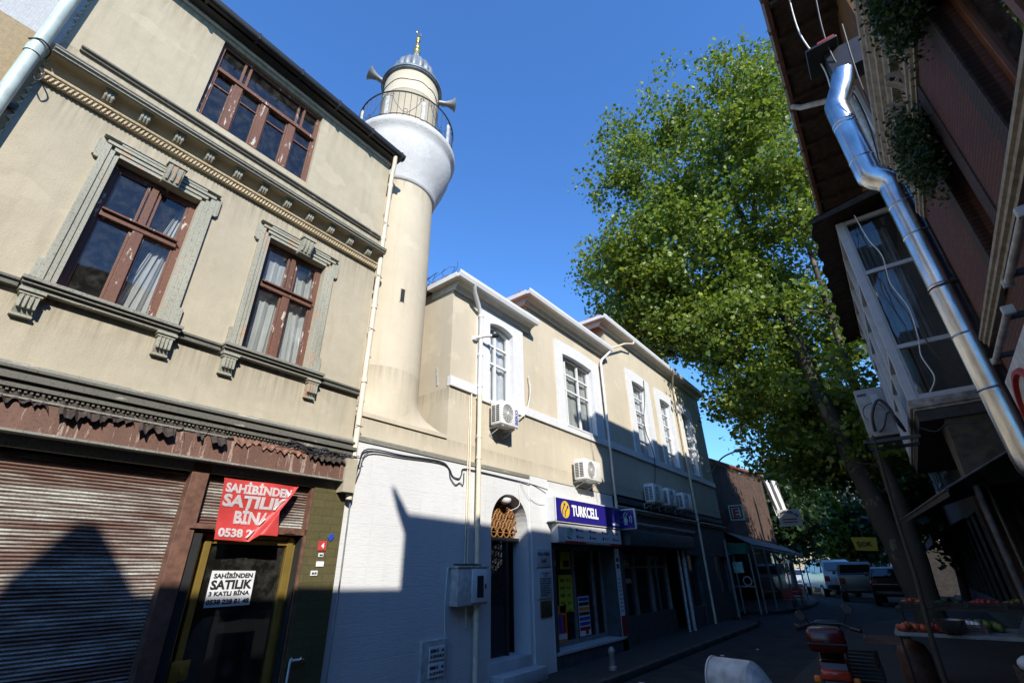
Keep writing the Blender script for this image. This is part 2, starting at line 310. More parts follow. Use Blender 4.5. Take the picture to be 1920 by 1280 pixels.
class MB:
    def __init__(s): s.v = []; s.f = []; s.m = []; s.ch = []
    def add(s, vs, fs, m=0):
        o = len(s.v); q = len(s.f); s.v += [tuple(p) for p in vs]; s.f += [tuple(i+o for i in f) for f in fs]; s.m += [m]*len(fs); s.ch.append((o, len(s.v), q, len(s.f))); return s
    def box(s, x0, x1, y0, y1, z0, z1, m=0):
        return s.add([(x0,y0,z0),(x1,y0,z0),(x1,y1,z0),(x0,y1,z0),(x0,y0,z1),(x1,y0,z1),(x1,y1,z1),(x0,y1,z1)],
                     [(0,3,2,1),(4,5,6,7),(0,1,5,4),(1,2,6,5),(2,3,7,6),(3,0,4,7)], m)
    def cbox(s, x0, x1, y0, y1, z0, z1, c=0.01, m=0):   # box with chamfered edges along z and top
        bm = bmesh.new(); bmesh.ops.create_cube(bm, size=1)
        for v in bm.verts: v.co = Vector(((x0+x1)/2+v.co.x*(x1-x0), (y0+y1)/2+v.co.y*(y1-y0), (z0+z1)/2+v.co.z*(z1-z0)))
        bmesh.ops.bevel(bm, geom=bm.edges[:], offset=c, segments=2, affect='EDGES', profile=0.5)
        s.add([v.co[:] for v in bm.verts], [[v.index for v in f.verts] for f in bm.faces], m); bm.free(); return s
    def prism(s, poly, ax, a0, a1, m=0):
        n = len(poly)
        def P(p, a): return (a, p[0], p[1]) if ax == 'x' else (p[0], a, p[1]) if ax == 'y' else (p[0], p[1], a)
        vs = [P(p, a0) for p in poly]+[P(p, a1) for p in poly]
        fs = [tuple(range(n)), tuple(range(2*n-1, n-1, -1))]+[(i, i+n, (i+1) % n+n, (i+1) % n) for i in range(n)]
        return s.add(vs, fs, m)
    def tube(s, pts, r, seg=8, m=0, caps=True):
        pts = [Vector(p) for p in pts]; n = len(pts); rs = r if hasattr(r, '__len__') else [r]*n
        vs = []; prev = None
        for i, p in enumerate(pts):
            d = (pts[min(i+1, n-1)]-pts[max(i-1, 0)]).normalized()
            if prev is None:
                up = Vector((0, 0, 1)) if abs(d.z) < 0.9 else Vector((1, 0, 0)); a = d.cross(up).normalized()
            else:
                a = (prev-d*prev.dot(d)).normalized()
            prev = a; b = d.cross(a)
            for k in range(seg):
                t = 2*math.pi*k/seg; vs.append(p+(a*math.cos(t)+b*math.sin(t))*rs[i])
        fs = [(i*seg+k, i*seg+(k+1) % seg, (i+1)*seg+(k+1) % seg, (i+1)*seg+k) for i in range(n-1) for k in range(seg)]
        if caps: fs += [tuple(range(seg-1, -1, -1)), tuple((n-1)*seg+k for k in range(seg))]
        return s.add(vs, fs, m)
    def lathe(s, prof, cx=0, cy=0, seg=32, m=0, wob=0.0, ribs=0, ribd=0.0):
        n = len(prof); vs = []
        for r, z in prof:
            for k in range(seg):
                t = 2*math.pi*k/seg; rr = r*(1+wob*math.sin(3*t+z*2)+ (ribd*abs(math.cos(ribs*t/2)) if ribs else 0))
                vs.append((cx+rr*math.cos(t), cy+rr*math.sin(t), z))
        fs = [(i*seg+k, i*seg+(k+1) % seg, (i+1)*seg+(k+1) % seg, (i+1)*seg+k) for i in range(n-1) for k in range(seg)]
        fs += [tuple(range(seg-1, -1, -1)), tuple((n-1)*seg+k for k in range(seg))]
        return s.add(vs, fs, m)
    def ring(s, outer, inner, x0, x1, m=0):  # (y,z) loops of equal length, front face at x1
        n = len(outer)
        vs = [(x1, *p) for p in outer]+[(x1, *p) for p in inner]+[(x0, *p) for p in outer]+[(x0, *p) for p in inner]
        fs = []
        for i in range(n):
            j = (i+1) % n
            fs += [(i, j, n+j, n+i), (i, 2*n+i, 2*n+j, j), (n+i, n+j, 3*n+j, 3*n+i), (2*n+i, 3*n+i, 3*n+j, 2*n+j)]
        return s.add(vs, fs, m)
    def panel(s, y0, y1, z0, z1, holes, x=0.0, depth=0.15, m=0, mr=None):   # wall sheet facing +x with openings and their reveals
        mr = m if mr is None else mr
        ys = sorted({y0, y1, *[h[0] for h in holes], *[h[1] for h in holes]}); zs = sorted({z0, z1, *[h[2] for h in holes], *[h[3] for h in holes]})
        ys = [y for y in ys if y0 <= y <= y1]; zs = [z for z in zs if z0 <= z <= z1]
        for a, b in zip(ys, ys[1:]):
            for c, d in zip(zs, zs[1:]):
                cy, cz = (a+b)/2, (c+d)/2
                if any(h[0] < cy < h[1] and h[2] < cz < h[3] for h in holes): continue
                s.add([(x, a, c), (x, b, c), (x, b, d), (x, a, d)], [(0, 1, 2, 3)], m)
        for a, b, c, d in holes:
            q = x-depth
            s.add([(x, a, c), (x, b, c), (x, b, d), (x, a, d), (q, a, c), (q, b, c), (q, b, d), (q, a, d)],
                  [(0, 4, 5, 1), (1, 5, 6, 2), (2, 6, 7, 3), (3, 7, 4, 0)], mr)
        return s
    def text(s, body, size, org, ud, vd, m=0, depth=0.004, bold=0.0, align='LEFT', sx=1.0, wid=None, shear=0.0):
        cu = bpy.data.curves.new('t', 'FONT'); cu.body = body; cu.size = size; cu.extrude = depth; cu.offset = bold; cu.align_x = align; cu.resolution_u = 3; cu.shear = shear
        ob = bpy.data.objects.new('t', cu); COL.objects.link(ob); dg = bpy.context.evaluated_depsgraph_get(); dg.update()
        me = ob.evaluated_get(dg).to_mesh()
        o = Vector(org); u = Vector(ud).normalized(); v = Vector(vd).normalized(); w = u.cross(v)
        xs = [a.co.x for a in me.vertices]
        if wid and xs: sx = wid/(max(xs)-min(xs))
        x0 = min(xs) if (wid and align == 'LEFT' and xs) else 0.0
        s.add([o+u*(a.co.x-x0)*sx+v*a.co.y+w*(a.co.z+depth) for a in me.vertices], [tuple(p.vertices) for p in me.polygons], m)
        COL.objects.unlink(ob); bpy.data.objects.remove(ob); bpy.data.curves.remove(cu); return s
    def each(s, name, mats, parent=None, **kw):   # every closed piece added becomes an object of its own
        for (v0, v1, f0, f1) in s.ch:
            t = MB(); t.v = s.v[v0:v1]; t.f = [tuple(i-v0 for i in f) for f in s.f[f0:f1]]; t.m = s.m[f0:f1]; t.build(name, mats, parent, **kw)
    def build(s, name, mats, parent=None, smooth=0, label=None, cat=None, group=None, kind=None, bevel=0.0, origin=None):
        if not isinstance(mats, (list, tuple)): mats = [mats]
        if parent is not None: M = WM[parent.name]
        else:
            a = np.array(s.v); o = origin or (float(a[:, 0].min()+a[:, 0].max())/2, float(a[:, 1].min()+a[:, 1].max())/2, float(a[:, 2].min()))
            M = FR @ Matrix.Translation(o)
        T = np.array(Matrix.Scale(K, 4) @ M.inverted() @ FR)
        a = np.array(s.v, float); a = a @ T[:3, :3].T + T[:3, 3]
        me = bpy.data.meshes.new(name); me.from_pydata(a.tolist(), [], s.f); me.update()
        for mm in mats: me.materials.append(MAT[mm] if isinstance(mm, str) else mm)
        me.polygons.foreach_set('material_index', s.m)
        if smooth:
            me.polygons.foreach_set('use_smooth', [True]*len(me.polygons)); me.set_sharp_from_angle(angle=R(smooth))
        ob = bpy.data.objects.new(name, me); COL.objects.link(ob)
        if parent is not None: ob.parent = parent
        else:
            ob.location = M.translation*K; ob.rotation_euler = (0, 0, M.to_euler().z)
        WM[ob.name] = M
        if bevel:
            bv = ob.modifiers.new('b', 'BEVEL'); bv.width = bevel; bv.segments = 2; bv.limit_method = 'ANGLE'
        return tag(ob, label, cat, group, kind)
def smooth_path(pts, n=6):
    P = [Vector(p) for p in pts]; out = []
    for i in range(len(P)-1):
        p0, p1, p2, p3 = P[max(i-1, 0)], P[i], P[i+1], P[min(i+2, len(P)-1)]
        for k in range(n):
            t = k/n; out.append(0.5*((2*p1)+(p2-p0)*t+(2*p0-5*p1+4*p2-p3)*t*t+(3*p1-p0-3*p2+p3)*t**3))
    return out+[P[-1]]
def seg_arch(y0, y1, zs, zt, n=8):    # points from (y0,zs) over the crown to (y1,zs)
    c = (y0+y1)/2; w = (y1-y0)/2; h = zt-zs; rr = (w*w+h*h)/(2*h); zc = zt-rr; a = math.asin(min(1, w/rr))
    if h > w: a = math.pi-a
    return [(c+rr*math.sin(-a+2*a*k/n), zc+rr*math.cos(-a+2*a*k/n)) for k in range(n+1)]
# ================================================================== SETTING
frame()
def sheet(name, poly, z, mat, label=None):
    b = MB(); b.add([(x, y, z) for x, y in poly], [tuple(range(len(poly)))]); return b.build(name, mat, kind='structure', origin=(0, 0, z))
sheet('ground', [(-300, -300), (300, -300), (300, 300), (-300, 300)], -0.006, 'asphalt')
sheet('road', [(-30, -30), (30, -30), (30, 120), (-30, 120)], 0.0, 'asphalt')
b = MB(); b.box(-8, -4.27, -12, 18.0, 0.002, 0.10); b.build('pavement', 'paving', kind='structure')
b = MB()
for i in range(40):
    y = -11.9+i*0.75
    if y+0.74 < 18.05: b.cbox(-4.27, -4.15, y, y+0.74, 0.0, 0.105, 0.012)
b.build('kerb', 'kerb', kind='structure', smooth=30)
rp = [(-1.9, -12), (8, -12), (8, 40), (1.5, 40), (0.6, 25), (-0.4, 21.8), (-1.2, 19.8), (-1.7, 17.8), (-1.9, 16)]
b = MB(); b.prism(rp, 'z', 0.002, 0.09); b.build('pavement', 'paving', kind='structure')
cp = [(-5.6, 21.5), (-4.6, 21.9), (-4.1, 23.5), (-3.95, 26), (-4.1, 29), (-5.2, 34), (-7, 40), (-14, 46), (-14, 21.5)]
b = MB(); b.prism(cp, 'z', 0.002, 0.10); b.build('pavement', 'paving', kind='structure')

# ================================================================== THREE STOREY HOUSE (left)
AX = R(1.466)
frame((-5.2, 3.37, 0), AX)
house = thing('three_storey_house', 'old beige three storey house with brown flaking windows and rusty shutters, left of the minaret', 'house')
LE = -3.86
w1 = (-3.13, -2.37, 3.82, 5.36); w2 = (-1.57, -0.79, 3.82, 5.36); wa = (-2.72, -1.29, 6.50, 7.86)
b = MB()
b.panel(LE, 0.0, 2.50, 8.02, [w1, w2, wa], 0.0, 0.17)
b.add([(0, 0, 0), (-4.5, 0, 0), (-4.5, 0, 8.02), (0, 0, 8.02)], [(0, 1, 2, 3)])
b.add([(0, LE, 0), (-4.5, LE, 0), (-4.5, LE, 8.02), (0, LE, 8.02)], [(0, 3, 2, 1)])
b.add([(-4.5, LE, 0), (-4.5, 0, 0), (-4.5, 0, 8.02), (-4.5, LE, 8.02)], [(0, 1, 2, 3)])
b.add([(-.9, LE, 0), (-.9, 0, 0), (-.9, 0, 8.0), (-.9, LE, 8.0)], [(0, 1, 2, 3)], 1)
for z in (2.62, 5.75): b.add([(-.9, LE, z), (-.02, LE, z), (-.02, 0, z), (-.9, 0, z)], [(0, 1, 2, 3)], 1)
# crumbled left edge
for i in range(60):
    z = 2.6+i*0.09; d = random.uniform(0.005, 0.035); h = random.uniform(0.03, 0.07)
    b.add([(0.0, LE-d, z), (-0.03, LE-d, z+h/2), (0.0, LE, z-0.02), (0.0, LE, z+h), (0.012, LE+0.005, z+h/2)], [(0, 2, 4), (0, 4, 3), (0, 1, 2), (0, 3, 1)])
b.build('wall', ['stucco_house', 'dark'], house)
# roof with eave
b = MB()
b.prism([(0.20, 8.02), (0.20, 8.05), (-1.9, 9.0), (-4.7, 8.1), (-4.7, 8.02)], 'y', LE-0.02, 0.10)
b.build('roof', 'black', house)
b = MB(); b.box(0.0, 0.15, LE, 0.06, 7.985, 8.015); b.build('eave_board', 'black', house); b = MB(); b.box(0.0, .03, LE, .0, 7.93, 7.983); b.build('wall_plate', 'soffit', house)
b = MB()
pts = [(0.20+0.065*math.cos(t), 8.07+0.075*math.sin(t)) for t in [math.pi+math.pi*k/8 for k in range(9)]]
pts += [(0.27, 8.085), (0.13, 8.085)]
b.prism([(p[0], p[1]) for p in pts], 'y', LE-0.05, 0.11)
for y in np.arange(-3.7, 0.1, 0.62): b.box(0.128, 0.272, y, y+0.03, 7.992, 8.10)
b.build('gutter', 'black', house, smooth=40)
# window builder for the two main casements
def sash_window(hole, name='window', curtain=0):
    y0, y1, z0, z1 = hole; x = -0.10
    f = MB(); t = 0.055
    f.box(x-.04, x+.015, y0, y0+t, z0, z1); f.box(x-.04, x+.015, y1-t, y1, z0, z1)
    f.box(x-.04, x+.013, y0+t, y1-t, z1-t, z1); f.box(x-.04, x+.013, y0+t, y1-t, z0, z0+t)
    ym = (y0+y1)/2; zt = z0+(z1-z0)*0.60
    f.box(x-.03, x+.035, ym-.045, ym+.045, z0+t, zt); f.box(x-.03, x+.02, ym-.03, ym+.03, zt, z1-t)
    f.box(x-.03, x+.045, y0+t, y1-t, zt-.03, zt+.03); f.box(x-.02, x+.075, y0+t, y1-t, zt+.03, zt+.05)
    for a, c in ((y0+t, ym-.045), (ym+.045, y1-t)):
        for d, e in ((z0+t, zt-.03), (zt+.05, z1-t)):
            f.box(x-.02, x+.005, a, a+.022, d, e); f.box(x-.02, x+.005, c-.022, c, d, e); f.box(x-.02, x+.004, a+.022, c-.022, d, d+.022); f.box(x-.02, x+.004, a+.022, c-.022, e-.022, e)
    fo = f.build(name, 'sash', house, bevel=0.004)
    g = MB(); g.add([(x-.012, y0+.01, z0+.01), (x-.012, y1-.01, z0+.01), (x-.012, y1-.01, z1-.01), (x-.012, y0+.01, z1-.01)], [(0, 1, 2, 3)])
    g.build('pane', 'glass', fo)
    c = MB()
    def cloth(ya, yb, yc, yd, amp=0.02, n=26):
        vs = []; fs = []
        for i in range(n+1):
            u = i/n; fold = amp*math.sin(u*25)+amp*.6*math.sin(u*61)
            fold *= .45; vs += [(x-.10+fold, ya+(yb-ya)*u, z1-.02), (x-.10+fold*1.6, (ya+yc)/2+((yb+yd)/2-(ya+yc)/2)*u, (z0+z1)/2), (x-.10+fold, yc+(yd-yc)*u, z0+.02)]
        for i in range(n): fs += [(3*i, 3*i+3, 3*i+4, 3*i+1), (3*i+1, 3*i+4, 3*i+5, 3*i+2)]
        c.add(vs, fs)
    if curtain == 1: cloth(y1-.10, y1, y1-.34, y1)
    if curtain == 2: cloth(y0, ym+.02, y0, ym-.02, 0.012); cloth(ym, y1, ym+.12, y1, 0.018)
    c.build('curtain', 'curtain', fo, smooth=60)
    return fo
sash_window(w1, curtain=1); sash_window(w2, curtain=2)
# attic casement
y0, y1, z0, z1 = wa; x = -0.07; f = MB(); t = .05
f.box(x-.04, x+.015, y0, y0+t, z0, z1); f.box(x-.04, x+.015, y1-t, y1, z0, z1); f.box(x-.04, x+.013, y0+t, y1-t, z1-t, z1); f.box(x-.04, x+.013, y0+t, y1-t, z0, z0+t)
zt = 7.37; f.box(x-.03, x+.05, y0+t, y1-t, zt-.028, zt+.028)
for yy, w in ((-2.40, .05), (-2.05, .05), (-1.66, .05)): f.box(x-.03, x+.03, yy-w, yy+w, z0+t, zt-.028)
for yy in (-2.40, -2.33, -1.62, -1.54): f.box(x-.03, x+.012, yy-.014, yy+.014, zt+.028, z1-t)
for a, c in ((y0+t, -2.45), (-2.35, -2.10), (-2.00, -1.71), (-1.61, y1-t)): f.box(x-.02, x+.006, a, c, 7.12, 7.14); f.box(x-.02, x+.006, a, a+.02, z0+t, zt-.03); f.box(x-.02, x+.006, c-.02, c, z0+t, zt-.03)
fo = f.build('attic_window', 'sash', house, bevel=0.004)
g = MB(); g.add([(x-.012, y0+.01, z0+.01), (x-.012, y1-.01, z0+.01), (x-.012, y1-.01, z1-.01), (x-.012, y0+.01, z1-.01)], [(0, 1, 2, 3)]); g.build('pane', 'glass', fo)
# carved surrounds
for (a, c, d, e) in (w1, w2):
    s = MB(); W = .135 if a < -2 else .125
    o1 = a-W; o2 = c+W
    # side pilasters in three steps, wider foot and ears
    for (ya, yb, sg) in ((o1, a, -1), (c, o2, 1)):
        inn, out = (yb, ya) if sg < 0 else (ya, yb)
        def strip(q0, q1, x1, za, zb):
            l, r_ = sorted((inn+(out-inn)*q0, inn+(out-inn)*q1)); s.box(0.001, x1, l, r_, za, zb)
        strip(0, .30, .018, d, e); strip(.30, .62, .028, d, e+.04); strip(.62, 1, .040, d, e+.08)
        l, r_ = sorted((out, out+sg*.04)); s.box(0.001, .038, l, r_, d, d+.22); s.box(0.001, .036, l, r_, e-.12, e+.10)
        l, r_ = sorted((out+sg*.04, out+sg*.055)); s.box(0.001, .032, l, r_, e-.10, e+.12)
    s.box(0.001, .020, a, c, e+.001, e+.045); s.box(0.001, .032, o1+.08, o2-.08, e+.046, e+.09)
    s.box(0.001, .046, o1+.01, o2-.01, e+.091, e+.125); s.box(0.001, .052, a-.02, c+.02, e+.126, e+.155); s.box(0.001, .062, o1-.03, o2+.03, e+.156, e+.175)
    so_ = s.build('window_surround', 'trim_green', house, bevel=0.004)
    k = MB(); ym = (a+c)/2+.06*(1 if a < -2 else .6)
    k.prism([(0.0, e+.17), (.135, e+.17), (.13, e+.10), (.10, e+.04), (.075, e-.03), (0, e-.03)], 'y', ym-.075, ym+.075)
    k.box(0, .15, ym-.09, ym+.09, e+.171, e+.20)
    for j in range(3): k.tube([(.13, ym-.05+j*.05, e+.16), (.12, ym-.05+j*.05, e+.09), (.085, ym-.05+j*.05, e)], .016, 6)
    k.build('keystone', 'trim_green', so_, smooth=30)
    s = MB()
    s.box(0, .13, o1-.07, o2+.07, d-.035, d-.003); s.box(0, .105, o1-.06, o2+.06, d-.062, d-.035); s.box(0, .075, o1-.05, o2+.05, d-.10, d-.062)
    s.build('window_sill', 'trim_mid', house, bevel=0.004)
    for yb in (o1+.03, o2-.03):
        k = MB(); h = .085
        k.box(0, .095, yb-h, yb+h, d-.125, d-.10); k.box(0, .08, yb-h*.86, yb+h*.86, d-.15, d-.125)
        k.prism([(0, d-.15), (.07, d-.15), (.062, d-.24), (.03, d-.31), (0, d-.31)], 'y', yb-h*.72, yb+h*.72)
        for j in range(4): k.box(.03, .082, yb-.052+j*.032, yb-.036+j*.032, d-.265, d-.155)
        k.box(0, .045, yb-h*.8, yb+h*.8, d-.33, d-.31)
        k.build('console_bracket', 'trim_green', house, bevel=0.003)
# string mouldings
b = MB()
for a, c in ((LE, -3.33), (-2.17, -1.77), (-.61, 0.01)):
    b.prism([(0, 3.72), (.06, 3.72), (.06, 3.742), (.035, 3.745), (.035, 3.772), (.055, 3.776), (.055, 3.80), (0, 3.80)], 'y', a, c)
b.each('string_course', 'trim_dark', house, bevel=0.003)
b = MB()
b.box(0, .10, LE, .01, 3.06, 3.085); b.box(0, .075, LE, .01, 3.02, 3.058); b.box(0, .12, LE, .01, 2.975, 3.015); b.box(0, .09, LE, .01, 2.92, 2.97); b.box(0, .05, LE, .01, 2.86, 2.918)
y = LE
while y < 0: b.box(.05, .075, y, y+.018, 2.895, 2.917); y += .035
b.build('lower_cornice', 'trim_dark', house, bevel=0.003)
b = MB(); b.prism([(0, 3.088), (.085, 3.088), (.0, 3.14)], 'y', LE, .0); b.build('cornice_flashing', 'trim_mid', house)
# main cornice with cove, brackets and rope moulding
b = MB()
pr = [(0, 6.09), (.168, 6.055), (.18, 6.045), (.18, 6.015), (.168, 6.005), (.164, 5.985), (.15, 5.975), (.145, 5.985), (.08, 5.98), (.035, 5.955), (0, 5.90)]
b.prism(pr, 'y', LE-.01, .02)
b.build('cornice_cove', 'stucco_house', house, smooth=30)
b = MB()
b.prism([(0.001, 6.091), (.17, 6.057), (.184, 6.057), (.186, 6.07), (0.001, 6.115)], 'y', LE-.015, .025); b.box(.181, .192, LE-.01, .02, 6.02, 6.04); b.box(.169, .178, LE-.012, .018, 5.985, 5.998)
b.build('cornice_moulding', 'trim_mid', house, bevel=0.003)
b = MB(); b.prism([(0, 6.315), (.03, 6.315), (.03, 6.34), (.055, 6.345), (.055, 6.365), (.035, 6.37), (.035, 6.385), (0, 6.39)], 'y', LE+.12, .01)
b.build('attic_string_course', 'trim_dark', house, bevel=0.003)
b = MB(); b.tube([(.06, LE, 5.815), (.06, 0, 5.815)], .018, 8); b.box(0, .045, LE, 0, 5.735, 5.80)
y = LE
while y < -.02:
    b.tube([(.05, y, 5.738), (.056, y+.008, 5.765), (.05, y+.016, 5.795)], .011, 6); y += .036
b.build('rope_moulding', 'rope', house, smooth=40)
for yy in (-3.40, -3.09, -2.77, -2.45, -2.13, -1.82, -1.50, -1.18, -.86, -.54, -.22):
    k = MB(); k.box(.0, .125, yy-.05, yy+.05, 5.965, 5.981); k.prism([(0, 5.965), (.11, 5.965), (.10, 5.91), (.06, 5.87), (0, 5.865)], 'y', yy-.042, yy+.042)
    for j in range(3): k.tube([(.105, yy-.028+j*.028, 5.955), (.10, yy-.028+j*.028, 5.91), (.07, yy-.028+j*.028, 5.875)], .011, 6)
    k.build('cornice_bracket', 'trim_green', house, smooth=30)
# fascia sheet over the shop fronts
b = MB()
b.box(-.02, .13, LE, -1.52, 2.605, 2.83); b.box(-.02, .126, -1.518, -.03, 2.61, 2.815)
b.build('fascia', 'brown_fascia', house)
b = MB(); b.box(.0, .15, LE, -.03, 2.585, 2.603); b.box(.13, .142, LE, -1.52, 2.83, 2.845); b.box(-.02, .02, LE, -.03, 2.50, 2.60); b.build('fascia_edge', 'trim_mid', house)
MAT['rust_light'] = plain('orange_rusty_tin', (0.20, 0.095, 0.06), 0.8, var=0.5, ns=14)
# torn corrugated sheeting left above the fascia
def torn(ya, yb, seed, zb, drop, mat, xo=0.14):
    r_ = random.Random(seed); b = MB(); vs = []; fs = []; n = int((yb-ya)/.014)
    lens = []
    L = drop
    for i in range(n+1):
        if i % 5 == 0: L = drop*r_.uniform(.35, 1.2) if r_.random() > .12 else drop*.15
        lens.append(L+r_.uniform(-.012, .012))
    for i in range(n+1):
        y = ya+(yb-ya)*i/n; wv = .016*math.sin(i*1.15); sag = .02*r_.random()
        vs += [(.03, y, zb+wv), (xo*.7, y, zb-.03+wv), (xo+lens[i]*.35, y, zb-.05-lens[i]*.6+wv-sag)]
    for i in range(n): fs += [(3*i, 3*i+3, 3*i+4, 3*i+1), (3*i+1, 3*i+4, 3*i+5, 3*i+2)]
    b.add(vs, fs); b.build('torn_sheeting', mat, house)
torn(-3.85, -2.86, 3, 2.90, .12, 'tin_rust'); torn(-2.80, -2.30, 5, 2.90, .15, 'tin_rust'); torn(-2.26, -1.90, 6, 2.90, .17, 'tin_rust'); torn(-1.80, -1.52, 9, 2.90, .17, 'tin_rust')
torn(-1.44, -.62, 11, 2.885, .07, 'rust_light', .13); torn(-.62, -.15, 12, 2.90, .10, 'tin_rust')
# cable tangle at the corner
for i in range(7):
    r_ = random.Random(40+i); b = MB(); y = -.7
    pts = [(.10+.03*r_.random(), -1.1+.5*r_.random(), 2.88+.03*i*.4)]
    for j in range(5): pts.append((.11+.05*r_.random(), pts[-1][1]+.16, 2.86+r_.uniform(-.03, .07)))
    b.tube(smooth_path(pts, 4), .006, 5); b.build('cable', 'cable', house)
# roller shutters
def shutter(ya, yb, za, zb, x, name='roller_shutter', pitch=.0275):
    b = MB(); vs = []; fs = []; n = int((zb-za)/pitch); prof = []
    for i in range(n):
        for (q, dx) in ((0, 0), (.18, .010), (.45, .0145), (.75, .010), (.93, .001)): prof.append((x+dx, za+(i+q)*pitch))
    m_ = len(prof); seg = 6
    for (px, pz) in prof:
        for k in range(seg+1): vs.append((px, ya+(yb-ya)*k/seg, pz))
    for i in range(m_-1):
        for k in range(seg): a = i*(seg+1)+k; fs.append((a, a+1, a+seg+2, a+seg+1))
    b.add(vs, fs); return b.build(name, 'shutter', house, smooth=50)
shutter(LE+.06, -1.70, .10, 2.50, -.09); shutter(-1.54, -.45, 2.05, 2.50, -.06)
b = MB(); b.box(-.12, .03, -1.70, -1.55, .1, 2.58); b.box(-.10, .03, LE, LE+.06, .1, 2.58); b.each('shutter_guide', 'brown_metal', house, bevel=0.004)
b = MB(); b.box(-.07, .02, -1.58, -.42, 1.985, 2.048); b.box(.018, .05, -1.60, -1.40, 2.0, 2.03)
for yy in (-1.33, -.62): b.box(.02, .03, yy-.06, yy+.06, 1.995, 2.045); b.box(.03, .034, yy-.03, yy+.03, 2.005, 2.035)
b.build('bottom_bar', 'brown_metal', house, bevel=0.003)
b = MB(); b.box(-.06, .02, -.45, -.42, .1, 2.5); b.build('shutter_guide', 'brown_metal', house)
# glazed door with gold frame
b = MB(); X = -.12
for (ya, yb, xo) in ((-1.46, -1.41, 0), (-1.39, -1.33, .02), (-.56, -.50, .02), (-.49, -.46, 0)): b.box(X-.04, X+.02+xo, ya, yb, .1, 1.96)
b.box(X-.04, X+.018, -1.41, -.49, 1.935, 1.975); b.box(X-.02, X+.03, -1.33, -.56, 1.885, 1.925); b.box(X-.02, X+.03, -1.33, -.56, .1, .24)
door = b.build('shop_door', 'gold', house, bevel=0.003)
b = MB(); b.add([(X, -1.41, .1), (X, -.49, .1), (X, -.49, 1.94), (X, -1.41, 1.94)], [(0, 1, 2, 3)]); b.build('pane', 'glass_dark', door)
b = MB(); b.cbox(X+.02, X+.045, -1.41, -1.26, .80, .95, .004); b.tube([(X+.045, -1.33, .87), (X+.09, -1.33, .87)], .012, 8); b.build('lock_plate', 'gold', door, smooth=30)
b = MB(); b.box(X-.05, .0, -1.55, -1.46, .1, 1.98); b.box(X-.05, .0, -.46, -.42, .1, 1.98); b.box(-.9, -.3, LE, -.05, .0, .1); b.build('door_reveal', 'dark', house)
# olive pilaster
b = MB(); b.box(-.2, .035, -.42, .0, .02, 2.50); b.build('tiled_pilaster', 'olive', house)
b = MB(); b.box(-.1, .16, -.14, .02, 2.47, 2.86); b.build('pilaster_cap', 'stucco_house', house)
# rain pipe at the right corner
b = MB(); b.tube([(.18, -.04, 8.0), (.15, -.02, 7.85), (.085, .005, 7.70), (.075, .01, 5.2), (.07, .01, 2.95), (.09, .02, 2.8), (.06, .03, 2.70)], .036, 12)
for z in (7.4, 6.3, 5.05, 3.9): b.tube([(.076, .01, z), (.076, .01, z+.06)], .044, 12)
b.tube([(.075, .01, 2.70), (.075, .03, 2.55), (.075, .015, 2.40)], .042, 12)
b.build('rain_pipe', 'pipe_cream', house, smooth=40)
b = MB()
for z in (3.3, 4.7, 5.6, 6.6): b.tube([(.0, .05, z), (.10, .06, z), (.12, -.05, z)], .006, 5)
b.tube([(.05, .06, 2.9), (.075, .05, 1.6), (.06, .045, .1)], .010, 6)
b.each('pipe_clamp', 'grey_metal', house)
# house number and stickers: things stuck on the pilaster
def plate(name, y0_, y1_, z0_, z1_, mat, lab, cat='sign', x=.035, texts=(), rot=0, grp=None):
    t_ = thing(name, lab, cat, (x, (y0_+y1_)/2, z0_), group=grp); b = MB()
    b.cbox(x+.001, x+.011, y0_, y1_, z0_, z1_, .002)
    if rot:
        cy, cz = (y0_+y1_)/2, (z0_+z1_)/2; b.v = [(q[0], cy+(q[1]-cy)*math.cos(rot)-(q[2]-cz)*math.sin(rot), cz+(q[1]-cy)*math.sin(rot)+(q[2]-cz)*math.cos(rot)) for q in b.v]
    b.build('plate', mat, t_)
    if texts:
        b = MB()
        for (s_, size, yy, zz, w_) in texts: b.text(s_, size, (x+.012, yy, zz), (0, 1, 0), (0, 0, 1), 0, .001, .002, wid=w_)
        b.build('lettering', 'white' if mat in ('red', 'blue_board') else 'ink', t_)
    return t_
plate('house_number_plate', -.27, -.17, 1.84, 1.94, 'red', 'small red house number plate reading 4 on the olive pilaster', texts=[('4', .07, -.235, 1.865, None)])
plate('sticker', -.16, -.09, 1.95, 2.01, 'blue', 'small tilted blue and white sticker above right of the red number plate', rot=.8)
plate('sticker', -.25, -.19, 1.775, 1.815, 'paper', 'tiny printed white sticker just under the red number plate', texts=[('No:4', .022, -.24, 1.787, .04)])
plate('sticker', -.26, -.17, 1.68, 1.73, 'white', 'blank white sticker second below the red number plate')
plate('sticker', -.31, -.23, 1.59, 1.64, 'paper', 'lowest grey sticker with print beside the gold door frame', texts=[('24 89', .025, -.30, 1.605, .06)])
# red banner hung over the small shutter, corner folded over
t_ = thing('for_sale_banner', 'red plastic banner SAHIBINDEN SATILIK BINA with folded corner hung above the shop door', 'banner', (0, -1.0, 1.95))
def bx(y, z): return .065+.018*math.sin((y+1.4)*9+z*4)+.01*math.sin(z*14)
b = MB(); N = 26; vs = []; fs = []
ya, yb, za, zb = -1.42, -.62, 1.91, 2.47
for i in range(N+1):
    for j in range(N+1):
        y = ya+(yb-ya)*i/N+.03*(1-j/N); z = za+(zb-za)*j/N-.02*i/N*(1-j/N); xx = bx(y, z)
        u = i/N; v = j/N; k = (u-.42)*.62-(v-.0)*.34   # fold over the lower right corner
        if k > 0 and u > .42:
            ky = min(k*1.9, .42); y -= ky*.55; z += ky*.16; xx += .02+ky*.12
        vs.append((xx, y, z))
for i in range(N):
    for j in range(N): a = i*(N+1)+j; fs.append((a, a+N+1, a+N+2, a+1))
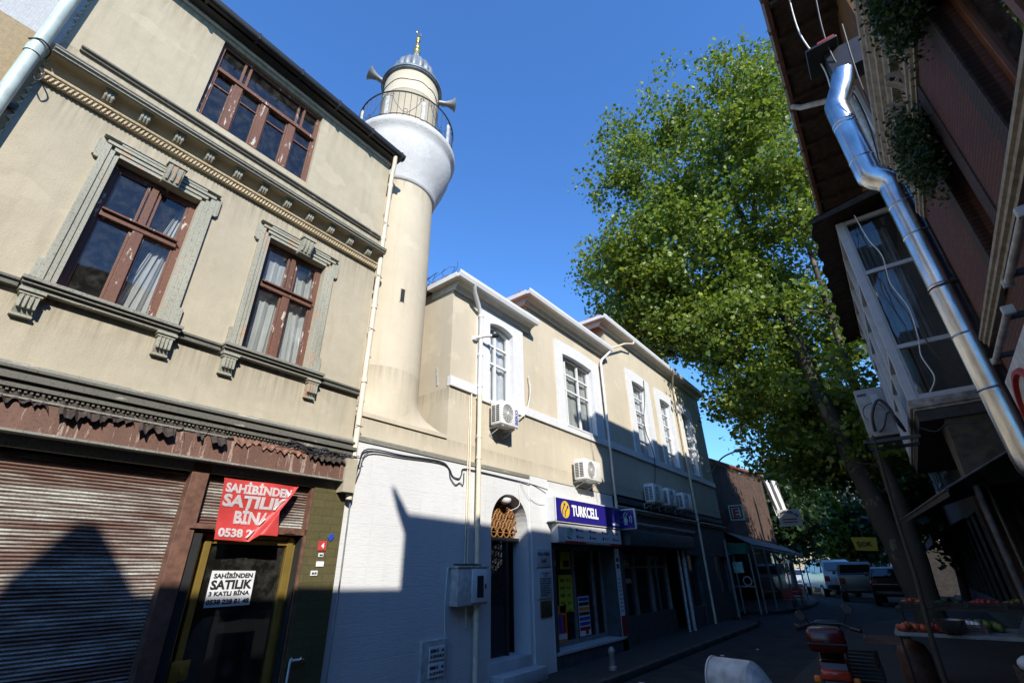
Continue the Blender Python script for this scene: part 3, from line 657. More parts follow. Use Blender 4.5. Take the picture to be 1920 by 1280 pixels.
b.add(vs, fs); b.build('cloth', 'red', t_, smooth=60)
b = MB()
for s_, sz, yy, zz, w_ in (('SAHİBİNDEN', .115, -1.39, 2.345, .68), ('SATILIK', .150, -1.39, 2.215, .64), ('BİNA', .155, -1.24, 2.065, .36), ('0538 228', .10, -1.37, 1.94, .46)):
    b.text(s_, sz, (0, yy, zz), (0, 1, 0), (0, 0, 1), 0, .001, sz*.045, wid=w_)
vv = []
for p in b.v:
    u = (p[1]-ya-.01)/(yb-ya); v = (p[2]-za)/(zb-za); k = (u-.42)*.62-v*.34; lim = -.02
    y, z = p[1], p[2]
    if k > lim and u > .42: y = y-(k-lim)*1.35
    vv.append((bx(y, z)+.006+(.02 if k > lim else 0), y, z))
b.v = vv; b.build('lettering', 'white', t_)
# paper poster on the glass
t_ = thing('for_sale_poster', 'white paper poster with black letters SAHIBINDEN SATILIK 3 KATLI BINA on the door glass', 'poster', (X+.01, -1.04, 1.34))
b = MB(); b.add([(X+.012, -1.25, 1.34), (X+.012, -.83, 1.345), (X+.012, -.835, 1.645), (X+.012, -1.25, 1.65), (X+.009, -1.25, 1.34), (X+.009, -.83, 1.345), (X+.009, -.835, 1.645), (X+.009, -1.25, 1.65)], [(0, 1, 2, 3), (7, 6, 5, 4), (0, 4, 5, 1), (1, 5, 6, 2), (2, 6, 7, 3), (3, 7, 4, 0)]); b.build('paper', 'paper', t_)
b = MB()
for s_, sz, yy, zz, w_ in (('SAHİBİNDEN', .055, -1.225, 1.585, .37), ('SATILIK', .105, -1.235, 1.492, .39), ('3 KATLI BİNA', .05, -1.235, 1.435, .38), ('0538 228 81 48', .055, -1.24, 1.365, .395)):
    b.text(s_, sz, (X+.013, yy, zz), (0, 1, 0), (0, 0, 1), 0, .0008, sz*.04, wid=w_)
b.build('lettering', 'ink', t_)
# small standpipe with tap at the pilaster
t_ = thing('standpipe', 'thin white standpipe with a tap in front of the olive pilaster', 'pipe', (.06, -.36, .1))
b = MB(); b.tube(smooth_path([(.07, -.40, .1), (.07, -.40, .80), (.075, -.38, .84), (.08, -.30, .84)], 4), .011, 8); b.build('riser', 'pipe_white', t_, smooth=50)
b = MB(); b.tube([(.08, -.31, .84), (.085, -.27, .84), (.09, -.265, .79)], .016, 8); b.tube([(.08, -.29, .85), (.08, -.29, .875)], .006, 6); b.box(.06, .10, -.30, -.28, .873, .88); b.build('tap', 'chrome', t_, smooth=40)

# ================================================================== tiled building at far left
til = thing('tiled_apartment_building', 'building with white and ochre split face tiles at the far left edge', 'building', (0, LE-2, 0))
b = MB(); b.add([(-.02, LE-5, 6.24), (-.02, LE-.005, 6.24), (-.02, LE-.005, 12), (-.02, LE-5, 12)], [(0, 1, 2, 3)]); b.add([(-.02, LE-5, 5.0), (-.02, LE-.005, 5.0), (-.02, LE-.005, 6.24), (-.02, LE-5, 6.24)], [(0, 1, 2, 3)], 1)
b.add([(-.02, LE-5, 0), (-.02, LE-.005, 0), (-.02, LE-.005, 5.0), (-.02, LE-5, 5.0)], [(0, 1, 2, 3)], 1)
b.add([(-.02, LE-.005, 0), (-5, LE-.005, 0), (-5, LE-.005, 12), (-.02, LE-.005, 12)], [(0, 1, 2, 3)]); b.add([(-.02, LE-5, 0), (-5, LE-5, 0), (-5, LE-5, 12), (-.02, LE-5, 12)], [(0, 3, 2, 1)])
b.add([(-.02, LE-5, 12), (-.02, LE, 12), (-5, LE, 12), (-5, LE-5, 12)], [(0, 1, 2, 3)]); b.add([(-5, LE-5, 0), (-5, LE, 0), (-5, LE, 12), (-5, LE-5, 12)], [(0, 1, 2, 3)])
b.build('wall', ['tile_grey', 'tile_ochre'], til)
b = MB(); b.tube([(.12, LE-.10, 9.0), (.12, LE-.10, 5.85), (.12, LE-.10, 3.0)], .055, 14)
for z in (7.6, 5.86, 4.4): b.tube([(.12, LE-.10, z), (.12, LE-.10, z+.09)], .064, 14)
b.build('rain_pipe', 'pipe_mint', til, smooth=40)
b = MB()
for z in (6.0, 7.7): b.tube(smooth_path([(0, LE-.03, z), (.14, LE-.02, z), (.19, LE-.10, z+.01), (.12, LE-.17, z)], 4), .008, 6)
b.tube(smooth_path([(.10, LE-.02, 5.78), (.13, LE+.03, 5.70), (.12, LE+.01, 5.62), (.09, LE-.03, 5.68)], 5), .007, 6)
b.box(-.02, .02, LE-3, LE-.005, 5.30, 5.345); b.each('pipe_clamp', 'iron', til)
# ================================================================== MINARET
frame((-5.2, 0, 0))
MX, MY = -.705, 4.12
mina = thing('minaret', 'slim cream and white plastered minaret with iron balcony railing and gilt crescent finial', 'minaret', (MX, MY, 0))
b = MB(); b.lathe([(.69, 3.5), (.69, 3.75), (.672, 3.9), (.668, 6.0), (.655, 8.12)], MX, MY, 56); sh = b.build('shaft', 'stucco_cream', mina, smooth=40)
# flared foot filling the square base up to the round shaft
b = MB(); n = 12; loops = []
for j in range(n+1):
    t = j/n; z = 3.53+.50*t; lp = []
    for k in range(64):
        a = 2*math.pi*k/64+math.pi/4; c, s_ = math.cos(a), math.sin(a); q = 1/max(abs(c), abs(s_))
        sx, sy = (.70, .82); px, py = c*q*sx, s_*q*sy; cxr, cyr = c*.672, s_*.672
        w = (1-t)**2.4
        lp.append((MX+cxr+(px-cxr)*w, MY+.02+cyr+(py-cyr)*w-.02*t, z))
    loops.append(lp)
vs = [p for l in loops for p in l]; fs = [(j*64+k, j*64+(k+1) % 64, (j+1)*64+(k+1) % 64, (j+1)*64+k) for j in range(n) for k in range(64)]
b.add(vs, fs); b.build('foot', 'stucco_cream', mina, smooth=40)
b = MB()
prof = [(.655, 8.02), (.69, 8.05), (.70, 8.10), (.725, 8.17), (.79, 8.34), (.87, 8.54), (.93, 8.74), (.968, 8.92), (.98, 9.07), (1.03, 9.11), (1.045, 9.19), (1.04, 9.24), (.60, 9.25)]
b.lathe(prof, MX, MY, 64, wob=.004); b.build('balcony', 'white_plaster', mina, smooth=50)
b = MB(); b.lathe([(.60, 9.2), (.60, 10.6), (.615, 10.62), (.60, 10.64), (.595, 11.30)], MX, MY, 48); dr = b.build('drum', 'stucco_cream', mina, smooth=40)
b = MB(); b.lathe([(.60, 11.25), (.64, 11.27), (.66, 11.32), (.655, 11.38), (.60, 11.42), (.50, 11.47), (.44, 11.50)], MX, MY, 48); b.lathe([(.635, 11.30), (.67, 11.305), (.67, 11.325), (.635, 11.33)], MX, MY, 48)
b.lathe([(.42, 11.48), (.44, 11.62), (.45, 11.78), (.42, 11.95), (.34, 12.12), (.22, 12.28), (.12, 12.42), (.07, 12.58), (.055, 12.72)], MX, MY, 72, ribs=18, ribd=.10)
b.build('lead_cap', 'lead', mina, smooth=50)
b = MB(); b.lathe([(.04, 12.70), (.075, 12.74), (.09, 12.80), (.075, 12.86), (.045, 12.89), (.065, 12.93), (.07, 12.98), (.045, 13.05), (.03, 13.12), (.022, 13.20), (.05, 13.23), (.06, 13.28), (.045, 13.33), (.02, 13.36), (.012, 13.45)], MX, MY, 24)
b.build('finial', 'gilt', mina, smooth=50)
b = MB()
b.tube([(MX, MY+.075*math.sin(R(-140)+R(280)*k/24), 13.53-.075*math.cos(R(-140)+R(280)*k/24)) for k in range(25)], [.003+.014*math.sin(math.pi*k/24) for k in range(25)], 8)
b.build('crescent', 'gilt', mina, smooth=50)
# slit window
b = MB(); a0 = R(-14)
b.box(-.10, .012, -.045, -.035, -.13, .13); b.box(-.10, .012, .035, .045, -.13, .13); b.box(-.10, .012, -.035, .035, .12, .13); b.box(-.10, .006, -.035, .035, -.13, -.12); b.box(-.12, -.08, -.035, .035, -.12, .12, 1)
ca, sa_ = math.cos(a0), math.sin(a0)
b.v = [(MX+(p[0]+.665)*ca-p[1]*sa_, MY+(p[0]+.665)*sa_+p[1]*ca, 5.6+p[2]) for p in b.v]
b2 = MB(); b2.box(.0, .014, -.033, .033, -.118, .118); b2.v = [(MX+(p[0]+.662)*ca-p[1]*sa_, MY+(p[0]+.662)*sa_+p[1]*ca, 5.6+p[2]) for p in b2.v]
b.build('slit_window', ['stucco_cream', 'dark'], mina); b2.build('slit_void', 'dark', mina)
# railing
b = MB(); RR = .97; zt, zb = 10.0, 9.27
def rp_(a, z, r=RR): return (MX+r*math.cos(a), MY+r*math.sin(a), z)
for z, r_ in ((zt, .016), (zb+.10, .009)): b.tube([rp_(2*math.pi*k/64, z) for k in range(65)], r_, 6, caps=False)
for k in range(52): a = 2*math.pi*k/52; b.tube([rp_(a, zb+.0), rp_(a, zt)], .0055, 5)
for k in range(8):
    a = 2*math.pi*k/8+.1
    for sg in (-1, 1):
        pts = [rp_(a+sg*(.02+.26*math.sin(t*math.pi*.5)), zb+.12+(zt-zb-.2)*t) for t in [i/8 for i in range(9)]]; b.tube(pts, .005, 5)
        b.tube([rp_(a+sg*.30+.04*math.cos(t), zt-.10+.04*math.sin(t)) for t in [i*.6 for i in range(10)]], .005, 5)
    b.tube([rp_(a+.04*math.cos(t), zb+.20+.05*math.sin(t)) for t in [i*.7 for i in range(10)]], .005, 5)
b.build('railing', 'iron', mina)
b = MB()
for k in range(9):
    a = 2*math.pi*k/9-1.05; c, s_ = math.cos(a), math.sin(a); o = len(b.v)
    b.cbox(-.02, .02, -.035, .035, zb+.06, zb+.56, .006)
    b.v[o:] = [(MX+(p[0]+RR+.015)*c-p[1]*s_, MY+(p[0]+RR+.015)*s_+p[1]*c, p[2]) for p in b.v[o:]]
b.each('lamp_tube', 'white_dirty', mina)
b = MB(); b.tube([rp_(2*math.pi*k/48, 10.93+.02*math.sin(k), .602) for k in range(49)], .008, 5, caps=False); b.tube(smooth_path([rp_(.35, 10.93, .605), rp_(.55, 10.75, .605), rp_(.6, 10.3, .61), rp_(.62, 9.3, .61)], 5), .006, 5); b.build('cable', 'cable', mina)
# loudspeakers on the drum
def horn(az, z, lab):
    t_ = thing('horn_loudspeaker', lab, 'loudspeaker', (MX+.62*math.cos(az), MY+.62*math.sin(az), z), az, 'horn loudspeakers on the minaret')
    b = MB(); M0 = FR.copy(); o = Vector((MX, MY, z)); d = Vector((math.cos(az), math.sin(az), .30 if az < 0 else .12)).normalized(); u = Vector((-math.sin(az), math.cos(az), 0)); w = d.cross(u)
    def L(prof, seg=24):
        n = len(prof); vs = []
        for r, q in prof:
            for k in range(seg): a = 2*math.pi*k/seg; vs.append(o+d*q+u*(r*math.cos(a))+w*(r*math.sin(a)))
        fs = [(i*seg+k, i*seg+(k+1) % seg, (i+1)*seg+(k+1) % seg, (i+1)*seg+k) for i in range(n-1) for k in range(seg)]; return vs, fs
    b.add(*L([(.0, .60), (.05, .60), (.055, .63), (.05, .74), (.055, .76), (.068, .82), (.09, .88), (.12, .94), (.155, .98), (.16, .985), (.148, .975), (.09, .90), (.03, .80), (0, .80)]))
    b.build('horn', 'grey_metal', t_, smooth=50)
    b = MB(); b.tube([o+d*.60-w*.0, o+d*.70-Vector((0, 0, .10)), o+d*.86-Vector((0, 0, .07))], .012, 6); b.build('bracket', 'iron', t_)
horn(R(-116), 11.12, 'grey horn loudspeaker on the left of the minaret drum'); horn(R(54), 11.12, 'grey horn loudspeaker on the right of the minaret drum')

# ================================================================== MOSQUE BUILDING
mos = thing('mosque_building', 'two storey cream rendered mosque building with white window surrounds and stepped eaves', 'mosque')
Y0, Y1, Y2, Y3, Y4 = 3.39, 5.04, 7.28, 11.15, 19.4
ZB = 3.19
# openings (y0,y1,z0,zspring,ztop)
WIN = [(6.02, 6.74, 4.36, 5.92, 6.00), (8.66, 10.06, 4.50, 6.22, 6.26), (12.62, 13.62, 4.53, 6.72, 6.76), (14.78, 15.72, 4.53, 6.72, 6.76), (16.88, 17.72, 4.53, 6.72, 6.76)]
OUT = [(5.68, 7.08, 4.30, 6.30), (8.36, 10.46, 4.40, 6.56), (12.28, 13.98, 4.44, 7.08), (14.46, 16.04, 4.44, 7.08), (16.56, 18.04, 4.44, 7.08)]
# upper walls
hol = [(w[0]-.03, w[1]+.03, w[2]-.03, w[4]+.03) for w in WIN]
b = MB()
b.panel(Y1, Y2, ZB, 6.36, [hol[0]], 0, .16); b.panel(Y2, Y3, ZB, 7.05, [hol[1]], 0, .16); b.panel(Y3, Y4, ZB, 8.0, hol[2:], 0, .16)
b.add([(0, Y0, ZB), (0, Y1, ZB), (0, Y1, 3.52), (0, Y0, 3.52)], [(0, 1, 2, 3)])
b.add([(0, Y1, 3.5), (-1.5, Y1, 3.5), (-1.5, Y1, 6.36), (0, Y1, 6.36)], [(0, 3, 2, 1)])
b.add([(-1.45, Y0, 3.5), (-1.45, Y1, 3.5), (-1.45, Y1, 6.36), (-1.45, Y0, 6.36)], [(0, 1, 2, 3)])
b.add([(0, Y2, 6.36), (-4, Y2, 6.36), (-4, Y2, 7.05), (0, Y2, 7.05)], [(0, 3, 2, 1)]); b.add([(0, Y3, 7.05), (-4, Y3, 7.05), (-4, Y3, 8.0), (0, Y3, 8.0)], [(0, 3, 2, 1)])
b.add([(0, Y4, 0), (-6, Y4, 0), (-6, Y4, 8.0), (0, Y4, 8.0)], [(0, 1, 2, 3)])
b.add([(-6, Y0, 0), (-6, Y4, 0), (-6, Y4, 8.0), (-6, Y0, 8.0)], [(0, 3, 2, 1)])
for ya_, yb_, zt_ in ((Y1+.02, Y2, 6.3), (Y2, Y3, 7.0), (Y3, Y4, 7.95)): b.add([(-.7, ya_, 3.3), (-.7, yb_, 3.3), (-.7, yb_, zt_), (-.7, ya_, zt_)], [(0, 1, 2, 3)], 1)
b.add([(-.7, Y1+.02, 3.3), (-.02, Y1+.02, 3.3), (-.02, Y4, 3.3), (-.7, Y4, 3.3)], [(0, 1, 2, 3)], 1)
b.build('upper_wall', ['stucco_cream', 'dark'], mos)
# plinth ledge of the minaret bay, slightly proud
b = MB(); b.box(-.3, .025, Y0, 5.02, 3.47, 3.53); b.build('ledge', 'stucco_cream', mos)
b = MB()
# white band course
b.cbox(-.05, .045, Y1-.01, OUT[0][0], 4.36, 4.53, .006); prev = OUT[0][1]
segs = [(OUT[0][1], OUT[1][0]), (OUT[1][0]+.002, OUT[1][1]), (OUT[1][1]+.002, Y4)]
for a, c in segs: b.cbox(-.05, .045, a, c, 4.34, 4.51, .006)
b.each('band_course', 'white_paint', mos)
b = MB(); b.box(-.02, .02, Y0, 7.76, ZB-.02, ZB+.012); b.box(-.02, .018, Y0+.02, 7.76, ZB-.05, ZB-.022); b.build('border_strip', 'trim_mid', mos)
# window surrounds and windows
def mos_window(w, o, cols, rows, curtain, ob=0.0):
    y0, y1, z0, zs, zt = w; a, c, d, e = o; n = 12
    inn = seg_arch(y0, y1, zs, zt, n)
    eo = e-.05
    outer = seg_arch(a, c, eo, e, n)
    s = MB()
    lo = outer+[(c, d), (a, d)]; li = inn+[(y1, z0), (y0, z0)]
    s.ring(lo, li, -.15, .04)
    s.build('window_surround', 'white_paint', mos, smooth=30)
    # back plate filling behind the arch corners
    f = MB(); x = -.115; t = .055
    li2 = [((p[0]-(y0+y1)/2)*(1-2*t/(y1-y0))+(y0+y1)/2, p[1]-t if k <= n else p[1]+t) for k, p in enumerate(li)]
    f.ring(li, li2, x-.03, x+.03)
    for q in cols: f.box(x-.025, x+.026, y0+(y1-y0)*q-.026, y0+(y1-y0)*q+.026, z0+t, zs+ (zt-zs)*.6)
    for q in rows: f.box(x-.024, x+.024, y0+t, y1-t, z0+(zt-z0)*q-.022, z0+(zt-z0)*q+.022)
    fo = f.build('window', 'white_paint', mos)
    g = MB(); g.add([(x, y0, z0), (x, y1, z0), (x, y1, zt), (x, y0, zt)], [(0, 1, 2, 3)]); g.build('pane', 'glass', fo)
    if curtain:
        k = MB(); vs = []; fs = []; m_ = 40; ya, yb = y0+(y1-y0)*curtain[0]-.05, y0+(y1-y0)*curtain[1]+.25
        for i in range(m_+1):
            u = i/m_; fx = x-.09+.009*math.sin(u*40); vs += [(fx, ya+(yb-ya)*u, z0), (fx, ya+(yb-ya)*u, zt)]
        for i in range(m_): fs.append((2*i, 2*i+2, 2*i+3, 2*i+1))
        k.add(vs, fs); k.build('curtain', 'curtain' if not ob else 'paper', fo, smooth=60)
    s = MB(); s.box(-.12, .055, y0-.0, y1+.0, z0-.035, z0+.001); s.build('window_sill', 'white_paint', mos)
mos_window(WIN[0], OUT[0], (.42,), (.50, .73), (0, 1), 1)
mos_window(WIN[1], OUT[1], (.20, .62), (.52, .75), (0, .96))
mos_window(WIN[2], OUT[2], (.30, ), (.20, .45, .62, .80), (.3, 1), 1)
mos_window(WIN[3], OUT[3], (.30, ), (.20, .45, .62, .80), (.3, 1), 1)
mos_window(WIN[4], OUT[4], (.30, ), (.20, .45, .62, .80), (0, 1))
# eaves: soffit, fascia gutter, roofs
def eave(ya, yb, z, ret, name='eave'):
    s = MB(); s.prism([(0, z-.16), (.06, z-.16), (.10, z-.08), (.24, z-.015), (.24, z), (0, z)], 'y', ya+.14, yb); s.build(name, 'soffit', mos)
    f = MB(); f.prism([(.20, z-.012), (.235, z-.045), (.30, z-.045), (.325, z+.02), (.325, z+.075), (.30, z+.075), (.30, z+.03), (.20, z+.03)], 'y', ya, yb)
    f.box(-ret, .20, ya, ya+.06, z-.03, z+.07)
    f.build('gutter', 'white_paint', mos)
    s2 = MB(); s2.box(-ret, .22, ya+.06, ya+.20, z-.02, z+.0); s2.box(-ret, -.0, ya+.14, ya+.22, z-.16, z-.02); s2.build('side_soffit', 'soffit', mos)
    r = MB(); r.prism([(.30, z+.03), (.30, z+.05), (-1.2, z+.10), (-6, z+.08), (-6, z+.03)], 'y', ya+.06, yb)
    r.build('roof', 'tile_red', mos)
eave(4.88, 7.32, 6.38, .55); eave(7.02, 10.95, 7.06, 1.6); eave(10.64, 19.45, 8.02, 1.6)
# ridge tile ends catching light, ragged tile edge by the shaft
b = MB(); r_ = random.Random(5)
for i in range(26):
    q = -.02-i*.035; b.tube([(q, 4.90, 6.46+r_.uniform(-.01, .02)), (q+.01, 5.02, 6.50+r_.uniform(-.01, .03))], .020, 6)
for (yy, zz) in ((7.08, 7.16), (10.70, 8.12)): b.tube([(.05, yy, zz), (-.5, yy+.2, zz+.10)], .04, 8)
b.each('ridge_tile', 'tile_red', mos, smooth=40)
b = MB()
for i in range(14):
    x0 = -.1-r_.random()*.8; b.tube(smooth_path([(x0, 5.0, 6.5), (x0+r_.uniform(-.2, .3), 4.95, 6.58+r_.random()*.06), (x0+r_.uniform(-.1, .5), 4.9, 6.60+r_.random()*.1)], 3), .004, 4)
b.build('dry_twig', 'bark', mos)
# lower white tiled wall with arched door opening
DY0, DY1, DZT, DZS = 6.12, 7.12, 2.80, 2.32
b = MB()
b.panel(Y0, 7.20, 0.02, ZB, [(DY0, DY1, .02, DZT)], 0, .34)
b.add([(.03, 7.20, .02), (.03, 7.76, .02), (.03, 7.76, ZB), (.03, 7.20, ZB)], [(0, 1, 2, 3)]); b.add([(.03, 7.20, .02), (0, 7.20, .02), (0, 7.20, ZB), (.03, 7.20, ZB)], [(0, 3, 2, 1)])
arc = seg_arch(DY0, DY1, DZS, DZT, 20); h = len(arc)//2
for side in (arc[:h+1], arc[h:]):
    corner = (DY0, DZT) if side[0][0] < (DY0+DY1)/2-.01 else (DY1, DZT)
    n = len(side)
    vs = [(-.001, *p) for p in side]+[(-.001, *corner)]+[(-.33, *p) for p in side]
    fs = [(i, i+1, n) for i in range(n-1)]+[(i, n+1+i, n+2+i, i+1) for i in range(n-1)]
    b.add(vs, fs)
b.add([(.0, Y0, .02), (-1, Y0, .02), (-1, Y0, ZB), (0, Y0, ZB)], [(0, 3, 2, 1)])
b.add([(0, Y0, ZB), (0, 7.76, ZB), (-.3, 7.76, ZB), (-.3, Y0, ZB)], [(0, 1, 2, 3)])
b.build('lower_wall', 'tile_white', mos)
b = MB(); b.box(-1.6, -1.55, DY0-.6, DY1+.6, .1, 3.1); b.box(-1.55, -.345, DY0-.3, DY0-.28, .1, 3.1); b.box(-1.55, -.345, DY1+.28, DY1+.3, .1, 3.1); b.box(-1.55, -.345, DY0-.3, DY1+.3, 3.05, 3.1); b.build('door_lobby', 'grey_paint', mos)
b = MB(); b.box(.0, .034, 7.76, 7.79, .02, ZB-.05); b.build('corner_strip', 'white_paint', mos)
# steps
b = MB(); b.cbox(-1.2, .02, DY0+.002, DY1-.002, .10, .42, .012); b.cbox(.0, .26, DY0-.02, DY1+.08, .10, .27, .012); b.build('step', 'marble', mos, smooth=30)
# arched gilt lattice and iron gate
b = MB(); X = -.24
for cy, cz in [(6.30+.17*i+.085*(j % 2), 2.20+.125*j) for j in range(5) for i in range(-1, 5)]:
    pts = [(X, cy+.075*math.cos(a), cz+.075*math.sin(a)) for a in [2*math.pi*k/12 for k in range(13)]]
    def ins(p):
        c_ = (DY0+DY1)/2; return DY0 < p[1] < DY1 and p[2] > 2.12 and (p[2] < DZS+.46*math.sqrt(max(0, 1-((p[1]-c_)/.50)**2)))
    run = []
    for p in pts:
        if ins(p): run.append(p)
        else:
            if len(run) > 1: b.tube(run, .012, 5)
            run = []
    if len(run) > 1: b.tube(run, .012, 5)
    for k in range(3):
        a = k*math.pi/3; p, q = (X, cy-.10*math.cos(a), cz-.10*math.sin(a)), (X, cy+.10*math.cos(a), cz+.10*math.sin(a))
        if ins(p) and ins(q): b.tube([p, q], .009, 4)
b.build('gilt_lattice', plain('orange_gilt_lattice_paint', (0.24, 0.105, 0.028), 0.5), mos)
b = MB(); b.box(-.30, -.20, DY0-.0, DY1+.0, 2.06, 2.12); b.box(-.30, -.20, DY0-.0, DY0+.05, .42, 2.06); b.box(-.30, -.20, DY1-.36, DY1-.31, .42, 2.06)
for i in range(9): yy = DY0+.07+i*.075; b.tube([(-.25, yy, .45), (-.25, yy, 2.06)], .007, 5)
for i in range(7):
    for j in range(16):
        cy = DY0+.10+i*.09; cz = .52+j*.097
        if cy < DY1-.36: b.tube([(-.24, cy+.036*math.cos(a), cz+.036*math.sin(a)) for a in [math.pi*k/4 for k in range(9)]], .004, 4)
b.box(-.27, -.25, DY0+.05, DY1-.36, .42, 1.10)
b.build('iron_gate', 'iron', mos)
b = MB(); b.lathe([(.0, 2.64), (.07, 2.66), (.10, 2.70), (.10, 2.74), (.03, 2.76)], -.10, 6.62, 20); b.build('ceiling_lamp', 'white_paint', mos, smooth=50)
# pipes on the facade
def pipe(name, pts, r, mat, par=mos, clamps=()):
    b = MB(); b.tube(pts, r, 12)
    for z in clamps: b.tube([(pts[-1][0], pts[-1][1], z), (pts[-1][0], pts[-1][1], z+.05)], r*1.2, 12)
    return b.build(name, mat, par, smooth=40)
pipe('rain_pipe', [(.27, 5.30, 6.36), (.22, 5.36, 6.26), (.10, 5.62, 6.08), (.085, 5.70, 5.98), (.085, 5.70, 4.35)], .042, 'white_paint', clamps=(5.9, 5.1, 4.5))
pipe('rain_pipe', [(.085, 5.70, 4.35), (.085, 5.70, .12)], .040, 'pipe_cream', clamps=(3.6, 3.25, 2.2, 1.0))
pipe('conduit', [(.02, 5.56, 4.36), (.02, 5.56, .9)], .014, 'pipe_cream', clamps=(4.0, 3.0, 2.0))
pipe('conduit', [(.02, 5.52, 4.3), (.02, 5.50, 1.68)], .010, 'pipe_cream')
pipe('rain_pipe', [(.27, 10.86, 7.03), (.22, 10.80, 6.92), (.10, 10.60, 6.70), (.085, 10.56, 6.58), (.085, 10.56, 4.36)], .034, 'white_paint', clamps=(6.5, 5.5))
pipe('rain_pipe', [(.085, 10.56, 4.36), (.085, 10.56, 2.4)], .032, 'pipe_cream', clamps=(3.7, 3.0))
pipe('rain_pipe', [(.28, 12.62, 7.99), (.27, 12.60, 7.88), (.20, 12.1, 7.72), (.16, 10.98, 7.14)], .028, 'pipe_cream')
pipe('rain_pipe', [(.28, 16.05, 7.98), (.2, 16.1, 7.8), (.085, 16.3, 7.6), (.085, 16.34, 7.4), (.085, 16.34, .12)], .036, 'pipe_cream', clamps=(6.2, 4.7, 3.3))
# small ragged hole in render
b = MB(); r_ = random.Random(8)
for i in range(16): z = 4.42+i*.022; w = .02+.03*r_.random(); b.box(-.28-w/2-i*.003, -.28+w/2-i*.003, 5.03, 5.039, z, z+.022)
b.build('chipped_render', 'white_dirty', mos)
b = MB(); b.box(-.02, .022, 7.762, 10.52, 2.87, 3.165); b.build('white_patch', 'white_plaster', mos)
# ------- facade lamp, cable whip
t_ = thing('wall_lamp', 'white arm with black camera head beside the first mosque window', 'camera', (0, 5.62, 5.42))
b = MB(); b.tube([(.05, 5.60, 5.44), (.16, 5.74, 5.50), (.22, 5.85, 5.53)], [.03, .028, .03], 10); b.box(.0, .06, 5.56, 5.64, 5.40, 5.48); b.build('arm', 'white_paint', t_, smooth=40)
b = MB(); b.tube([(.22, 5.85, 5.53), (.26, 5.96, 5.56)], [.045, .05], 12); b.build('head', 'rubber_black', t_, smooth=40)
# ------- air conditioners
def ac(y0, z0, w, h, d, gap, lab, brand=None, fan=True, grp='air conditioner units on the mosque wall'):
    t_ = thing('air_conditioner', lab, 'air conditioner', (gap, y0+w/2, z0), group=grp)
    x0, x1 = gap, gap+d; b = MB(); b.cbox(x0, x1, y0, y0+w, z0, z0+h, .012); b.box(x0+.02, x1-.02, y0+.02, y0+w-.02, z0-.012, z0+.001); b.build('casing', 'ac_white', t_, smooth=30)
    b = MB(); n = 9
    for i in range(n):
        zz = z0+.05+i*(h-.12)/n
        for q in (0, 1): b.box(x0+.03+q*(d-.05)*.5, x0+.03+q*(d-.05)*.5+(d-.08)*.45, y0-.003, y0+.001, zz, zz+(h-.12)/n*.62)
    b.build('side_grille', 'rubber_black', t_)
    cy, cz, rr = y0+w*.36, z0+h*.5, min(w*.32, h*.40)
    b = MB(); seg = 36
    vs = [(x1+.002, cy+rr*math.cos(2*math.pi*k/seg), cz+rr*math.sin(2*math.pi*k/seg)) for k in range(seg)]; b.add(vs, [tuple(range(seg))]); b.build('fan', 'grey_metal', t_)
    b = MB()
    for q in (1, .82, .64, .46, .28, .14): b.tube([(x1+.008, cy+rr*q*math.cos(2*math.pi*k/24), cz+rr*q*math.sin(2*math.pi*k/24)) for k in range(25)], .0028 if q < 1 else .006, 4, caps=False)
    for k in range(14): a = 2*math.pi*k/14; b.tube([(x1+.008, cy+rr*.12*math.cos(a), cz+rr*.12*math.sin(a)), (x1+.008, cy+rr*math.cos(a+.25), cz+rr*math.sin(a+.25))], .0022, 4)
    b.tube([(x1+.003, cy, cz), (x1+.012, cy, cz)], rr*.14, 12); b.build('fan_guard', 'ac_white', t_, smooth=30)
    if brand:
        b = MB(); b.text(brand, .105, (x1+.001, y0+w-.035, z0+.05), (0, 0, 1), (0, -1, 0), 0, .001, .003, wid=h*.66); b.build('lettering', 'blue', t_)
    b = MB()
    for yy in (y0+w*.15, y0+w*.85): b.box(0, x1-.02, yy-.012, yy+.012, z0-.035, z0-.012); b.box(0.0, .015, yy-.012, yy+.012, z0-.15, z0-.035); b.prism([(.0, z0-.15), (.02, z0-.15), (x1-.05, z0-.035), (x1-.08, z0-.035)], 'y', yy-.008, yy+.008)
    b.build('wall_bracket', 'white_dirty', t_)
    return t_
ac(5.99, 3.88, .50, .42, .24, .09, 'white air conditioner with blue letters below the first arched mosque window', 'BEKO')
ac(8.72, 3.30, .70, .42, .27, .09, 'white air conditioner directly above the blue phone shop sign')
ac(12.30, 3.18, .62, .46, .27, .09, 'left of the three air conditioners in a row under the tall mosque windows', grp='air conditioner units on the mosque wall')
ac(13.32, 3.18, .62, .46, .27, .09, 'middle of the three air conditioners in a row under the tall mosque windows')
ac(14.52, 3.18, .72, .46, .27, .09, 'right of the three air conditioners in a row under the tall mosque windows')
def cable(name, pts, r, mat, lab, cat='cable', n=6):
    b = MB(); b.tube(smooth_path(pts, n), r, 6); return b.build(name, mat, smooth=60, label=lab, cat=cat)
cable('cable', [(.05, 7.22, 5.20), (.07, 7.25, 4.9), (.06, 7.15, 4.5), (.06, 6.98, 4.28), (.12, 6.62, 4.15)], .012, 'cable_white', 'white insulated hose curling above the air conditioner with blue letters')
cable('cable', [(.02, 3.46, 2.55), (.03, 3.50, 2.85), (.03, 3.60, 3.05), (.02, 4.2, 3.07), (.02, 4.9, 3.10), (.02, 5.10, 3.02), (.02, 5.18, 2.92), (.02, 5.32, 2.90), (.02, 5.38, 2.98), (.02, 5.42, 3.06), (.02, 5.8, 3.07), (.02, 6.5, 3.06), (.03, 7.2, 3.04), (.10, 7.66, 2.98)], .010, 'cable', 'black cable running along the top of the white tiled wall', n=5)
